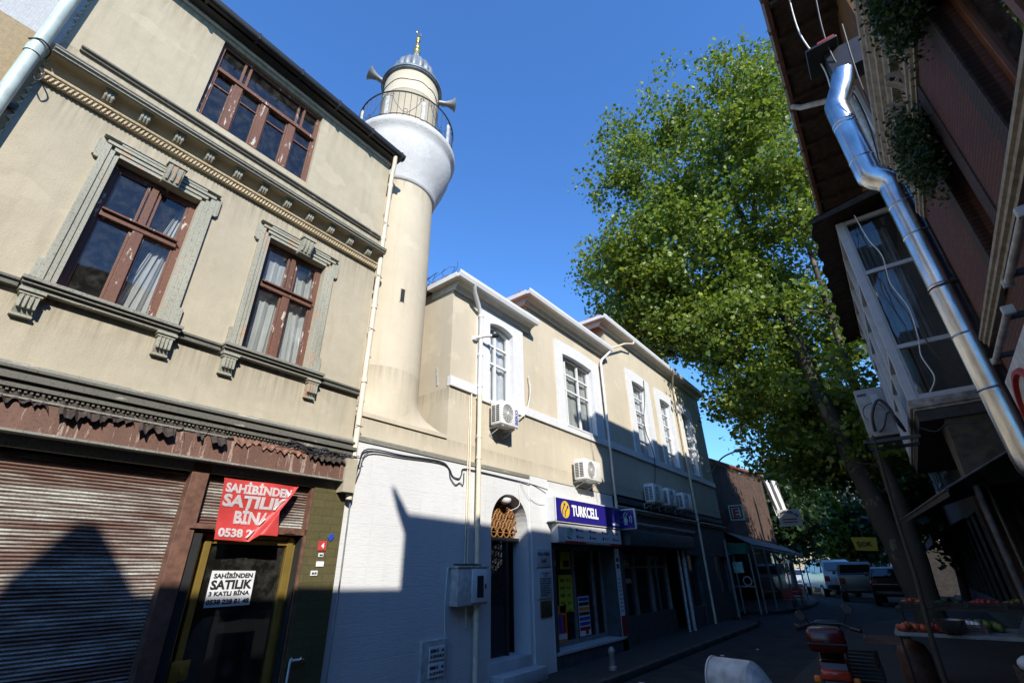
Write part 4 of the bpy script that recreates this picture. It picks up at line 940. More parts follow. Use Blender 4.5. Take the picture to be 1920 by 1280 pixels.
cable('cable', [(.02, 3.42, 2.72), (.04, 3.46, 2.62), (.03, 3.52, 2.75), (.03, 3.62, 3.01), (.02, 4.2, 3.045), (.02, 5.0, 3.07), (.02, 5.14, 2.88), (.02, 5.25, 2.80), (.02, 5.34, 2.84), (.02, 5.42, 2.82), (.02, 5.43, 3.0)], .008, 'cable', 'lower black cable looping on the white tiled wall left of the rain pipe', n=5)
cable('cable', [(.03, 6.9, 3.03), (.04, 7.1, 2.82), (.05, 7.35, 2.72), (.08, 7.62, 2.74)], .005, 'cable_white', 'thin white cable sagging from the wall to the phone shop sign')
cable('cable', [(.01, 6.86, 3.03), (.015, 6.88, 2.75), (.0, 6.86, 2.62), (-.1, 6.75, 2.55)], .006, 'cable_white', 'short white cable hanging into the arched doorway')
cable('cable', [(.06, 13.55, 7.0), (.05, 13.40, 6.3), (.05, 13.1, 5.4), (.07, 13.45, 4.6), (.06, 13.2, 3.7)], .012, 'cable', 'dark hose hanging over the first tall narrow mosque window')
# meter cabinet
t_ = thing('meter_cabinet', 'white metal meter cabinet with small glass window on the tiled wall', 'cabinet', (0, 5.5, 1.18))
b = MB(); b.cbox(.0, .17, 5.22, 5.84, 1.18, 1.66, .008); b.cbox(-.0, .185, 5.20, 5.86, 1.655, 1.68, .004); b.build('body', 'white_dirty', t_, smooth=30)
b = MB(); b.cbox(.165, .185, 5.50, 5.82, 1.21, 1.64, .005); b.build('door', 'white_paint', t_, smooth=30); b = MB(); b.box(.183, .187, 5.60, 5.74, 1.27, 1.55); b.build('window', 'dark', t_); b = MB(); b.cbox(.183, .20, 5.77, 5.79, 1.38, 1.44, .003); b.build('latch', 'iron', t_)
b = MB(); r_ = random.Random(3)
for i in range(40): yy = 5.22+r_.random()*.5; b.cbox(r_.uniform(-.0, .06), r_.uniform(.07, .16), yy, yy+.05, 1.68, 1.69+r_.random()*.02, .003)
b.build('debris', 'bark', t_)
cable('cable', [(.02, 5.17, 1.66), (.03, 5.14, 1.6), (.02, 5.13, 1.2), (.02, 5.15, .85)], .009, 'pipe_white', 'white conduit running down from the meter cabinet to the low wall box')
t_ = thing('service_box', 'low white wall box with two stacked grey number plates', 'box', (0, 4.97, .1))
b = MB(); b.box(.0, .045, 4.74, 5.20, .10, .82); b.box(.045, .05, 4.76, 5.18, .12, .36); b.build('body', 'white_dirty', t_, bevel=.004)
for i, (za, s_) in enumerate(((.60, ('6', 'YGI', '150')), (.42, ('08', 'NO'),))):
    b = MB(); b.cbox(.046, .062, 4.86, 5.13, za, za+.15, .004); b.build('plate', 'paper', t_)
    b = MB()
    for j, tx in enumerate(('ISKI  6', '01-150 44 08 24')): b.text(tx, .045, (.0625, 4.875, za+.09-.06*j), (0, 1, 0), (0, 0, 1), 0, .0008, .002, wid=.24)
    b.build('lettering', 'ink', t_)
# plaques on the pier
def plaque(lab, y0, y1, z0, z1, mat, rows, lett='ink'):
    t_ = thing('plaque', lab, 'plaque', (.03, (y0+y1)/2, z0)); b = MB(); b.cbox(.031, .052, y0, y1, z0, z1, .004); b.build('plate', mat, t_, smooth=30)
    b = MB()
    for s_, size, yy, zz, w_ in rows: b.text(s_, size, (.0525, yy, zz), (0, 1, 0), (0, 0, 1), 0, .0008, size*.03, wid=w_)
    if rows: b.build('lettering', lett, t_)
plaque('pale stone plaque with two lines of large letters, topmost on the pier beside the door', 7.30, 7.72, 1.66, 1.95, 'marble', [('MOLLA HÜSREV', .075, 7.325, 1.84, .37), ('CAMİİ', .075, 7.42, 1.73, .17)])
plaque('tall white marble plaque with lines of small text under the name plaque', 7.33, 7.74, 1.17, 1.61, 'marble', [('MOLLA HÜSREV', .03, 7.44, 1.55, .2), ('CAMİİ', .03, 7.50, 1.51, .08)]+[(s_, .028, 7.37, 1.465-.036*i, w_) for i, (s_, w_) in enumerate((('FATİH DEVRİ ŞEYHÜLİSLAMI', .33), ('MOLLA HÜSREV TARAFINDAN', .33), ('1460 YILINDA YAPTIRILMIŞ', .32), ('OLAN CAMİİ ÇEŞİTLİ', .28), ('DEVİRLERDE TAMİR', .29), ('GÖRMÜŞTÜR SON OLARAK', .33), ('VAKIFLAR İDARESİNCE', .30), ('ONARILMIŞTIR', .2)))])
plaque('small brown bronze plaque, lowest on the pier', 7.37, 7.70, .90, 1.14, 'bronze', [])

# ================================================================== SHOP FRONTS under the mosque
# phone shop
sh_ = thing('phone_shop_front', 'glazed phone shop front with posters, recessed under the blue lettered sign', 'shop front', (0, 9.1, 0))
b = MB(); b.box(-.9, -.0, 7.80, 7.95, .1, ZB+.0); b.box(-.5, .02, 10.32, 10.56, .1, 3.1); b.box(-.9, .0, 7.95, 10.32, 2.05, ZB+.0); b.box(-.6, .02, 7.80, 10.60, .02, .30); b.box(-.95, -.9, 7.8, 10.6, .1, 3.1)
b.build('frame', 'grey_paint', sh_)
b = MB(); b.box(-.6, .04, 7.85, 10.45, .30, .345); b.build('step', 'marble', sh_, bevel=.006)
b = MB(); b.box(-.36, -.30, 7.95, 8.02, .345, 2.05); b.box(-.36, -.30, 9.05, 9.12, .345, 2.05); b.box(-.36, -.30, 9.85, 9.92, .345, 2.05); b.box(-.36, -.30, 10.25, 10.32, .345, 2.05); b.box(-.36, -.301, 8.02, 10.25, .345, .42); b.box(-.36, -.302, 8.02, 10.25, 1.98, 2.05)
b.build('mullion', 'grey_metal', sh_)
b = MB(); b.add([(-.33, 7.98, .36), (-.33, 10.3, .36), (-.33, 10.3, 2.03), (-.33, 7.98, 2.03)], [(0, 1, 2, 3)]); b.build('pane', 'glass_dark', sh_)
X = -.315
def poster(lab, y0, y1, z0, z1, mat, extra, x=X):
    t_ = thing('poster', lab, 'poster', (x, (y0+y1)/2, z0)); b = MB(); b.box(x, x+.006, y0, y1, z0, z1); b.build('sheet', mat, t_); extra(t_, x+.006) if extra else None
def ex_yellow(t_, x):
    b = MB()
    for i, s_ in enumerate(('FATURA', 'HAT', 'KONTÖR', 'TL', 'PAKET')): b.text(s_, .07, (x, 8.55, 1.40-.13*i), (0, 1, 0), (0, 0, 1), 0, .001, .003, wid=.16+.03*(i % 2)); b.text(str(20+i*5)+' TL', .06, (x, 8.80, 1.40-.13*i), (0, 1, 0), (0, 0, 1), 0, .001, .003, wid=.13)
    b.build('lettering', 'ink', t_)
poster('large yellow price poster in the middle of the phone shop glass', 8.50, 9.0, .88, 1.52, 'lime', ex_yellow)
def ex_or(t_, x):
    b = MB(); b.cbox(x, x+.01, 8.44, 8.54, .56, .86, .01, 0); b.cbox(x, x+.01, 8.58, 8.66, .56, .84, .01, 1); b.box(x, x+.004, 8.38, 8.70, .46, .54, 2); b.build('print', ['blue', 'red_print', 'paper'], t_)
poster('orange poster with two phones at the foot of the shop glass', 8.36, 8.72, .36, 1.0, 'orange', ex_or)
def ex_wh(t_, x):
    b = MB(); b.box(x, x+.003, 8.14, 8.28, .90, .98); b.add([(x+.003, 8.18, .62), (x+.003, 8.28, .70), (x+.003, 8.18, .78)], [(0, 1, 2)]); b.box(x, x+.003, 8.15, 8.28, .50, .52); b.build('print', 'blue', t_)
poster('tall pale blue and white poster left of the orange one', 8.08, 8.33, .34, 1.04, 'paper', ex_wh)
def ex_bl(t_, x):
    b = MB(); b.add([(x+.002, 8.60, 1.86), (x+.002, 8.98, 1.88), (x+.002, 8.98, 1.96), (x+.002, 8.60, 1.95)], [(0, 1, 2, 3)]); b.build('print', 'ink', t_)
poster('upper yellow poster cut with dark picture boxes', 8.60, 8.98, 1.62, 1.94, 'lime', lambda t_, x: (lambda b: (b.box(x, x+.003, 8.70, 8.92, 1.66, 1.78), b.build('print', 'ink', t_)))(MB()))
poster('pink notice at top left of the shop glass', 8.20, 8.48, 1.80, 1.90, 'red_print', None)
poster('small white notice under the pink one', 8.24, 8.44, 1.68, 1.77, 'paper', None)
def ex_st(t_, x):
    b = MB()
    for i, m_ in enumerate((0, 1, 2, 1, 0, 0, 3)): b.box(x, x+.003, 9.20, 9.60, 1.04-.085*i, 1.10-.085*i, m_)
    b.box(x, x+.004, 9.40, 9.52, .46, .56, 3); b.build('print', ['blue', 'leaf_dark', 'orange', 'red_print'], t_)
poster('striped price list poster on the right hand shop door', 9.18, 9.62, .44, 1.12, 'paper', ex_st)
t_ = thing('poster_strip', 'tall narrow white vinyl strip with green and red blocks beside the shop door', 'poster', (.021, 10.40, .35))
b = MB(); b.box(.021, .026, 10.33, 10.54, .32, 2.02); b.build('sheet', 'paper', t_)
b = MB(); b.box(.026, .03, 10.36, 10.50, 1.75, 1.83, 0); b.box(.026, .03, 10.36, 10.50, 1.62, 1.71, 0); b.box(.026, .03, 10.34, 10.53, .35, .72, 1)
for i in range(9): b.box(.026, .03, 10.37, 10.40, 1.40-i*.075, 1.43-i*.075, 2); b.box(.026, .03, 10.42, 10.49, 1.405-i*.075, 1.42-i*.075, 3)
b.each('print', ['green_cloth', 'red_print', 'blue', 'ink'], t_)
# big blue sign
t_ = thing('shop_sign', 'long dark blue box sign with yellow globe emblem and white letters', 'sign', (.1, 9.1, 2.42))
b = MB(); b.box(.035, .245, 7.66, 7.70, 2.42, 2.85); b.box(.02, .23, 7.70, 10.40, 2.84, 2.86); b.box(.02, .23, 7.70, 10.40, 2.41, 2.43); b.box(.238, .25, 7.66, 7.68, 2.40, 2.87); b.box(.03, .05, 7.65, 7.67, 2.40, 2.87); b.build('casing', 'white_paint', t_)
b = MB(); b.box(.02, .24, 7.70, 10.42, 2.43, 2.84); b.build('board', 'blue_board', t_)
gx = .2415; b = MB(); cy, cz, rr = 8.03, 2.645, .155
b.add([(gx, cy+rr*math.cos(2*math.pi*k/40), cz+rr*math.sin(2*math.pi*k/40)) for k in range(40)], [tuple(range(40))]); b.build('emblem', 'yellow', t_)
b = MB()
def stroke(pts, w, mi=0, x=gx+.002):
    pts = [Vector((x, p[0], p[1])) for p in smooth_path([(q[0], q[1], 0) for q in pts], 6)]
    vs = []
    for i, p in enumerate(pts):
        d = (pts[min(i+1, len(pts)-1)]-pts[max(0, i-1)]).normalized(); nrm = Vector((0, -d.z, d.y)); ww = w*(1-.35*i/len(pts)); vs += [p+nrm*ww, p-nrm*ww]
    b.add(vs, [(2*i, 2*i+2, 2*i+3, 2*i+1) for i in range(len(pts)-1)], mi)
def disc(y, z, r, x=gx+.003, mi=0): b.add([(x, y+r*math.cos(2*math.pi*k/16), z+r*math.sin(2*math.pi*k/16)) for k in range(16)], [tuple(range(16))], mi)
stroke([(cy-.10, cz-.10), (cy-.10, cz-.02), (cy-.05, cz+.05), (cy-.03, cz+.09)], .016); disc(cy-.03, cz+.09, .027)
stroke([(cy-.02, cz-.13), (cy-.01, cz-.05), (cy+.04, cz+.0), (cy+.08, cz+.05)], .016); disc(cy+.08, cz+.05, .027)
b.build('emblem_mark', 'blue_board', t_)
b = MB(); b.text('TURKCELL', .27, (gx, 8.27, 2.555), (0, 1, 0), (0, 0, 1), 0, .002, .009, wid=1.05); b.text('Fatih İletişim', .07, (gx, 9.95, 2.47), (0, 1, 0), (0, 0, 1), 0, .001, .001, wid=.32); b.build('lettering', 'white', t_)
# service list banner under it
t_ = thing('service_banner', 'white banner with blue icons and a red strip under the blue sign', 'banner', (.1, 9.1, 2.08))
b = MB(); b.cbox(.0, .20, 7.80, 10.36, 2.06, 2.40, .02); b.build('box', 'pvc', t_, smooth=30)
b = MB(); b.box(.202, .207, 8.02, 10.36, 2.10, 2.38, 0); b.box(.2025, .208, 8.02, 10.36, 2.055, 2.10, 1); b.build('sheet', ['paper', 'red_print'], t_)
b = MB(); gx2 = .209
for i, yy in enumerate((8.46, 8.98, 9.52, 10.0)):
    for zz in (2.30, 2.18): 
        b.add([(gx2, yy+.035*math.cos(2*math.pi*k/14), zz+.035*math.sin(2*math.pi*k/14)) for k in range(14)], [tuple(range(14))], 0)
        b.text(('Hat', 'Telefon', 'Fatura', 'Modem')[i] if zz > 2.2 else ('Kontör', 'Aksesuar', 'TV', 'Servis')[i], .05, (gx2, yy+.05, zz-.02), (0, 1, 0), (0, 0, 1), 1, .0008, .001, wid=.20)
b.add([(gx2, 8.18+.1*math.cos(a), 2.24+.10*math.sin(a)) for a in [2*math.pi*k/20 for k in range(20)]], [tuple(range(20))], 3)
b.tube([(gx2, 8.18+.1*math.cos(a), 2.24+.10*math.sin(a)) for a in [i*.2+.2 for i in range(8)]], .008, 5, 0); b.tube([(gx2, 8.18+.1*math.cos(a), 2.24+.10*math.sin(a)) for a in [i*.2+3.8 for i in range(8)]], .012, 5, 2)
b.text('BAKIM ONARIM KAMPANYALARI', .04, (gx2, 8.8, 2.065), (0, 1, 0), (0, 0, 1), 3, .0008, .001, wid=1.0)
b.build('print', ['blue', 'ink', 'red_print', 'mint'], t_)
# square projecting sign
t_ = thing('projecting_sign', 'square purple sign with white border and pale green emblem', 'sign', (.2, 10.50, 2.38))
b = MB(); b.cbox(.10, .56, 10.46, 10.54, 2.40, 2.84, .02); b.build('border', 'white_paint', t_, smooth=30)
b = MB(); b.box(.125, .535, 10.450, 10.456, 2.425, 2.815); b.build('board', 'blue_board', t_)
b = MB()
def yd(cx_, cz_, r, mi=0, e=1.0): b.add([(cx_+r*math.cos(2*math.pi*k/18), 10.448, cz_+r*e*math.sin(2*math.pi*k/18)) for k in range(18)], [tuple(range(17, -1, -1))], mi)
yd(.33, 2.59, .05, 0, 1.25); b.tube([(.30, 10.446, 2.64), (.29, 10.446, 2.70), (.32, 10.446, 2.76), (.345, 10.446, 2.77)], .010, 5, 0); b.tube([(.34, 10.446, 2.65), (.35, 10.446, 2.70), (.38, 10.446, 2.735), (.405, 10.446, 2.735)], .010, 5, 0)
b.box(.29, .37, 10.444, 10.448, 2.505, 2.52, 1)
for r_ in (.11, .15):
    for sg in (0, math.pi): b.tube([(.33+r_*math.cos(a), 10.446, 2.61+r_*math.sin(a)) for a in [sg-.6+i*.12 for i in range(11)]], .005, 5, 1)
b.build('emblem', ['mint', 'white'], t_)
# butcher shop
bs_ = thing('butcher_shop_front', 'grey butcher shop front with lettered glass under the grey shutter box', 'shop front', (0, 13, 0))
b = MB(); b.cbox(.0, .30, 10.62, 14.95, 2.08, 2.42, .03); b.box(.0, .06, 10.62, 14.9, 2.42, 2.55); b.build('awning_box', 'grey_paint', bs_, smooth=30)
b = MB(); b.box(.0, .10, 10.62, 15.9, 2.60, 2.63); b.box(.0, .07, 10.62, 15.9, 2.56, 2.60); b.box(.0, .12, 10.62, Y4, 2.92, 2.95); b.box(.0, .05, 10.62, Y4, 2.86, 2.92); b.build('cornice_strip', 'white_dirty', bs_)
b = MB(); b.box(-.04, .0, 10.62, Y4, 2.55, ZB+.05); b.box(-.3, .0, 10.58, 10.80, .1, 2.1); b.box(-.45, -.25, 10.80, 14.2, .1, .62); b.box(-.45, -.25, 10.8, 14.2, 1.92, 2.2); b.build('fascia_wall', 'grey_paint', bs_)
b = MB()
for yy in (10.80, 11.95, 12.95, 14.1): b.box(-.42, -.30, yy, yy+.07, .62, 1.92)
b.box(-.42, -.31, 10.87, 14.1, 1.62, 1.67)
b.build('mullion', 'grey_metal', bs_)
b = MB(); b.add([(-.36, 10.8, .62), (-.36, 14.15, .62), (-.36, 14.15, 1.92), (-.36, 10.8, 1.92)], [(0, 1, 2, 3)]); b.build('pane', 'glass_dark', bs_)
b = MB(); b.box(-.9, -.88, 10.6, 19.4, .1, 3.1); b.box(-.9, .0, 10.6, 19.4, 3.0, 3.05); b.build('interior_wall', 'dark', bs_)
b = MB(); b.text('KASAP', .26, (-.35, 11.02, 1.60), (0, 1, 0), (0, 0, 1), 0, .001, .008, wid=.80)
b.v = [(p[0], p[1], p[2]+.06-.35*(p[1]-11.42)**2) for p in b.v]
c0 = MB(); c0.text('MUSTAFA', .14, (-.35, 11.06, 1.30), (0, 1, 0), (0, 0, 1), 0, .001, .006, wid=.78); b.add(c0.v, c0.f, 0); b.build('glass_lettering', 'paper', bs_)
b = MB()
b.tube([(.06, 14.55, .1), (.06, 14.55, 2.1)], .05, 12); b.tube([(.06, 14.18, .1), (.06, 14.18, 2.1)], .03, 12); b.build('column', 'white_dirty', bs_, smooth=40)
# third shop
th_ = thing('closed_shop_front', 'dim grey panelled shop front at the far end of the mosque building', 'shop front', (0, 17.2, 0))
b = MB(); b.box(-.10, .02, 14.95, Y4, 1.95, 2.55); b.box(-.2, .0, 14.7, 15.05, .1, 1.95); b.box(-.2, .0, 16.0, 16.5, .1, 1.95); b.box(-.2, .01, 16.5, 17.6, .1, 1.95); b.box(-.2, .0, 19.1, Y4, .1, 1.95); b.box(-.2, .0, 17.6, 19.1, .1, .85); b.box(-.2, -.05, 15.05, 16.0, .1, .6); b.build('wall', 'grey_paint', th_)
b = MB(); b.add([(-.12, 15.05, .6), (-.12, 16.0, .6), (-.12, 16.0, 1.95), (-.12, 15.05, 1.95)], [(0, 1, 2, 3)]); b.add([(-.12, 17.6, .85), (-.12, 19.1, .85), (-.12, 19.1, 1.95), (-.12, 17.6, 1.95)], [(0, 1, 2, 3)]); b.each('pane', 'glass_dark', th_)
b = MB(); b.tube([(.05, 19.05, .1), (.05, 19.05, 2.5)], .05, 10); b.build('column', 'grey_metal', th_, smooth=40)
# ================================================================== RIGHT SIDE: brick building (nearest)
BX = R(-2.134)
frame((0, 0, 0), BX)
D = .95
bk = thing('brick_building', 'dark red brick building with carved stone cornice and potted greenery at the right edge', 'building', (D+2, 0, 0))
EY = 5.86
wins = [(-1.6, -.4, 3.58, 4.72), (.2, 1.1, 3.58, 4.72), (2.1, 3.02, 3.58, 4.72), (4.02, 4.52, 3.52, 4.86)]
b = MB()
def panL(y0, y1, z0, z1, holes, x, depth, m=0, mr=0):   # wall facing -x
    t = MB(); t.panel(y0, y1, z0, z1, holes, 0, depth, m, mr); n0 = len(b.v)
    b.v += [(x-p[0], p[1], p[2]) for p in t.v]; b.f += [tuple(reversed([i+n0 for i in f])) for f in t.f]; b.m += t.m
panL(-9, EY, 0, 5.745, wins+[(-2.5, 1.3, .1, 2.4), (1.9, 4.6, .1, 2.4)], D, .18)
b.add([(D, EY, 0), (D+5, EY, 0), (D+5, EY, 5.5), (D, EY, 5.5)], [(0, 1, 2, 3)])
b.add([(D+.7, -9, 0), (D+.7, EY, 0), (D+.7, EY, 5.4), (D+.7, -9, 5.4)], [(0, 1, 2, 3)], 1)
b.add([(D+.02, -9, 2.75), (D+.7, -9, 2.75), (D+.7, EY, 2.75), (D+.02, EY, 2.75)], [(0, 1, 2, 3)], 1)
b.build('wall', ['brick_red', 'dark'], bk)
for (a, c, d, e) in wins:
    s = MB()
    for (p, q) in ((a-.17, a), (c, c+.17)): s.box(D-.012, D+.06, p, q, d-.12, e+.16)
    s.box(D-.014, D+.06, a, c, e, e+.16); s.box(D-.03, D+.06, a, c, d-.10, d-.001)
    s.build('soldier_course', 'brick_soldier', bk)
    s = MB(); x = D+.10
    s.box(x, x+.05, a, a+.06, d, e); s.box(x, x+.05, c-.06, c, d, e); s.box(x, x+.049, a+.06, c-.06, e-.06, e); s.box(x, x+.049, a+.06, c-.06, d, d+.06); s.box(x-.005, x+.045, (a+c)/2-.03, (a+c)/2+.03, d+.06, e-.06)
    fo = s.build('window', plain('orange_brown_window_frame', (0.19, 0.075, 0.03), 0.4), bk, bevel=.004)
    g = MB(); g.add([(x+.02, a, d), (x+.02, c, d), (x+.02, c, e), (x+.02, a, e)], [(3, 2, 1, 0)]); g.build('pane', 'glass_dark', fo)
# cornice
pr = [(D, 5.34), (D-.07, 5.34), (D-.07, 5.38), (D-.09, 5.40), (D-.09, 5.45), (D-.12, 5.47), (D-.12, 5.52), (D-.15, 5.55), (D-.15, 5.60), (D-.17, 5.62), (D-.17, 5.68), (D, 5.74)]
b = MB(); b.prism(pr, 'y', -9, EY-.30); b.build('cornice', 'stone_trim', bk, smooth=25)
b = MB(); b.prism([(D, 4.93), (D-.02, 4.93), (D-.02, 4.96), (D-.04, 4.97), (D-.04, 5.01), (D-.055, 5.02), (D-.055, 5.05), (D-.012, 5.06), (D-.012, 5.34), (D, 5.34)], 'y', -9, EY); b.build('frieze', 'stone_trim', bk)
y = -.3
while y < EY-.1:
    m_ = MB(); m_.prism([(D-.01, 5.335), (D-.115, 5.335), (D-.12, 5.29), (D-.10, 5.27), (D-.08, 5.29), (D-.07, 5.24), (D-.05, 5.21), (D-.035, 5.24), (D-.03, 5.16), (D-.01, 5.14)], 'y', y, y+.09)
    for q in (.02, .045, .07): m_.tube([(D-.115, y+q, 5.28), (D-.065, y+q, 5.22), (D-.025, y+q, 5.14)], .012, 5)
    m_.build('modillion', 'stone_trim', bk, smooth=30); y += .36
b = MB(); b.prism([(D, 3.40), (D-.04, 3.40), (D-.04, 3.43), (D-.06, 3.44), (D-.06, 3.47), (D-.075, 3.48), (D-.075, 3.51), (D-.03, 3.52), (D, 3.53)], 'y', -9, EY); b.build('string_course', 'stone_trim', bk)
# roof and set back attic (casts the stepped shadow over the street)
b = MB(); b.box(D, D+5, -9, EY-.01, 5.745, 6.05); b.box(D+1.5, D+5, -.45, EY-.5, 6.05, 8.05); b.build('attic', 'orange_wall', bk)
b = MB(); b.prism([(-3.34, 6.04), (-3.30, 6.35), (-3.04, 6.78), (-2.90, 6.78), (-2.60, 6.38), (-2.56, 6.04)], 'x', D+.30, D+.62); b.build('chimney', 'brick_red', bk)
b = MB(); b.tube([(D+1.62, -.42, 7.90), (D+1.62, -.62, 8.2), (D+1.62, -.76, 8.42)], [.10, .07, .03], 8); b.build('roof_spike', 'black', bk)  # unseen spike on the attic, shaped for the thin leaning shadow it casts
# shop gear below: canopy tubes
for i, (ya, yb, z, xo) in enumerate(((3.15, 4.0, 3.22, .10), (4.25, 5.35, 3.12, .12))):
    t_ = thing('awning_roller', ('upper', 'lower')[i]+' rolled grey awning tube fixed to the brick wall under the stone string course', 'awning', (D-xo, ya, z))
    b = MB(); b.tube([(D-xo, ya, z), (D-xo, yb, z)], .022, 12); b.cbox(D-xo-.032, D-xo+.032, ya-.04, ya, z-.032, z+.032, .006); b.cbox(D-xo-.028, D-xo+.028, yb, yb+.03, z-.028, z+.028, .006); b.build('roller', 'white_dirty', t_, smooth=40)
    b = MB(); b.box(D-xo, D, ya+.1, ya+.13, z-.02, z+.02); b.box(D-xo, D, yb-.13, yb-.1, z-.02, z+.02); b.build('bracket', 'iron', t_)
# ring sign flat on the wall
t_ = thing('ring_sign', 'white wall sign with a red ring, cut off by the right edge', 'sign', (D-.1, 4.4, 1.9))
b = MB(); b.cbox(D-.15, D-.0, 3.5, 5.25, 1.9, 2.91, .012); b.build('board', 'white_dirty', t_, smooth=30)
b = MB(); b.tube([(D-.152, 4.70+.40*math.cos(a), 2.45+.36*math.sin(a)) for a in [2*math.pi*k/40 for k in range(41)]], .028, 6, caps=False); b.build('ring', 'red_print', t_, smooth=50)
# foliage on the cornice
def leaves_mesh(pts, size, normal_up=.3, lob=False):
    n = len(pts); ax = rng.normal(size=(n, 3)); ax[:, 2] += normal_up; ax /= np.linalg.norm(ax, axis=1)[:, None]
    t1 = np.cross(ax, rng.normal(size=(n, 3))); t1 /= np.linalg.norm(t1, axis=1)[:, None]; t2 = np.cross(ax, t1)
    s = size*(.45+1.1*rng.random((n, 1))**1.5)
    if lob:   # lobed leaf folded along the midrib
        sh = [(-.5, 0, 0), (-.30, .42, .06), (-.05, .24, .03), (.12, .50, .08), (.55, 0, -.04), (.12, -.50, .08), (-.05, -.24, .03), (-.30, -.42, .06)]
        fc = [(0, 4, 3, 2), (0, 2, 1), (0, 6, 5, 4), (0, 7, 6)]
    else: sh = [(-.5, 0, 0), (0, .28, .05), (.5, 0, 0), (0, -.28, .05)]; fc = [(0, 2, 1), (0, 3, 2)]
    m = len(sh); V = np.zeros((n, m, 3))
    for i, (a, c, d) in enumerate(sh): V[:, i] = pts+t1*(a*s)+t2*(c*s)+ax*(d*s)
    F = []
    return V.reshape(-1, 3), m, fc, n
def build_leaves(name, pts, size, mat, parent, lob=True, up=.3):
    V, m, fc, n = leaves_mesh(np.asarray(pts, float), size, up, lob)
    T = np.array(Matrix.Scale(K, 4) @ WM[parent.name].inverted() @ FR); V = V @ T[:3, :3].T + T[:3, 3]
    me = bpy.data.meshes.new(name)
    loops = np.concatenate([np.array(f) for f in fc]); L = len(loops); base = np.arange(n)[:, None]*m
    li = (base+loops[None, :]).ravel().astype(np.int32)
    st = []; o = 0
    for f in fc: st.append(o); o += len(f)
    ls = (np.arange(n)[:, None]*L+np.array(st)[None, :]).ravel().astype(np.int32)
    me.vertices.add(n*m); me.vertices.foreach_set('co', V.ravel().astype(np.float32))
    me.loops.add(n*L); me.loops.foreach_set('vertex_index', li)
    me.polygons.add(len(ls)); me.polygons.foreach_set('loop_start', ls)
    me.update(calc_edges=True); me.materials.append(MAT[mat])
    ob = bpy.data.objects.new(name, me); COL.objects.link(ob); ob.parent = parent; WM[ob.name] = WM[parent.name]; return ob
for i, (yy, zz, xx, lab) in enumerate(((3.0, 4.95, .12, 'bushy dark green shrub near the top edge on the stone cornice'), (4.25, 4.62, .13, 'bushy dark green shrub hanging in front of the brick wall beside the steel flue'))):
    t_ = thing('shrub', lab, 'plant', (D-xx, yy, zz-.35))
    b = MB()
    for k in range(14):
        a = random.random()*6.28; q = random.uniform(.2, .42); b.tube([(D-xx*.5, yy, zz-.25), (D-xx*.7+.05*math.cos(a), yy+q*.5*math.sin(a), zz), (D-xx+.10*math.cos(a), yy+q*math.sin(a), zz+q*.6*math.cos(a*2))], .006, 4)
    b.build('stem', 'bark', t_)
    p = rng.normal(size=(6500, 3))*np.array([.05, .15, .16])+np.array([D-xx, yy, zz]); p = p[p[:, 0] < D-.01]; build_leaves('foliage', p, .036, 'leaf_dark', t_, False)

# ================================================================== RIGHT SIDE: ochre house with glazed bay
frame()
rh = thing('ochre_house', 'tall ochre rendered house with glazed bay, tin canopy and overhanging eave on the right', 'house', (3, 9, 0))
XW = 1.52
MAT['soffit_dark'] = plain('shade_dark_soffit', (0.055, 0.05, 0.043), 0.9, var=0.4)  # darker copy of the slab concrete, underside shade put into the colour
MAT['duct_grey'] = plain('shade_dark_cement', (0.12, 0.11, 0.09), 0.9, var=0.35, bs=0.4)  # duct cement darkened, shade under the bay put into its colour
MAT['post_grey'] = plain('chipped_grey_post', (0.09, 0.085, 0.08), 0.7, var=0.4)
MAT['olive_fruit'] = plain('olive_green_fruit', (0.10, 0.11, 0.015), 0.5, var=0.3)
MAT['tomato'] = plain('orange_red_fruit', (0.35, 0.06, 0.015), 0.35, var=0.3)
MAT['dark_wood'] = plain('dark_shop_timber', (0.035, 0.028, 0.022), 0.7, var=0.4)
MAT['ac_grey'] = plain('grimy_grey_casing', (0.30, 0.28, 0.26), 0.55, var=0.2)
b = MB()
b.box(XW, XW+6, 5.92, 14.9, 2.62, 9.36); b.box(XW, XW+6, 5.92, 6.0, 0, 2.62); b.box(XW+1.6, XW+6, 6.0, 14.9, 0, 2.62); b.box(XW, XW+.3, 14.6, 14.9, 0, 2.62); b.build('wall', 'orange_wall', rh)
b = MB(); b.box(XW+.0, XW+1.6, 6.0, 14.6, 2.5, 2.615)
for i in range(9): yy = 6.2+i*1.02; b.box(XW+.02, XW+.07, yy, yy+.06, .09, 2.5)
b.box(XW+.02, XW+.06, 6.0, 14.6, .09, .5); b.box(XW+.9, XW+.95, 6.1, 14.5, .09, 2.4); b.build('shop_front', 'dark_wood', rh)
b = MB(); r_ = random.Random(77)
for lv in range(4):
    z = .55+lv*.45; b.box(XW+.55, XW+.9, 6.1, 14.5, z, z+.03); y = 6.2
    while y < 14.2:
        w_ = r_.uniform(.08, .3); h_ = r_.uniform(.08, .32); b.box(XW+.6, XW+.85, y, y+w_, z+.031, z+.03+h_, r_.randrange(5)); y += w_+r_.uniform(.01, .12)
b.build('stocked_shelf', ['brown_metal', 'olive', 'red_print', 'paper', 'navy'], rh)
b = MB(); b.box(.66, XW, 5.60, 14.8, 9.36, 9.40); b.prism([(.66, 9.40), (XW+3, 10.2), (XW+6, 9.40)], 'y', 5.6, 14.8)
for i in range(14): yy = 5.7+i*.68; b.box(.70, XW, yy, yy+.07, 9.28, 9.36)
b.build('roof', 'tin_rust', rh)
b = MB(); b.prism([(.60, 9.44), (.60, 9.36), (.63, 9.32), (.69, 9.32), (.70, 9.36), (.70, 9.44)], 'y', 5.55, 14.85)
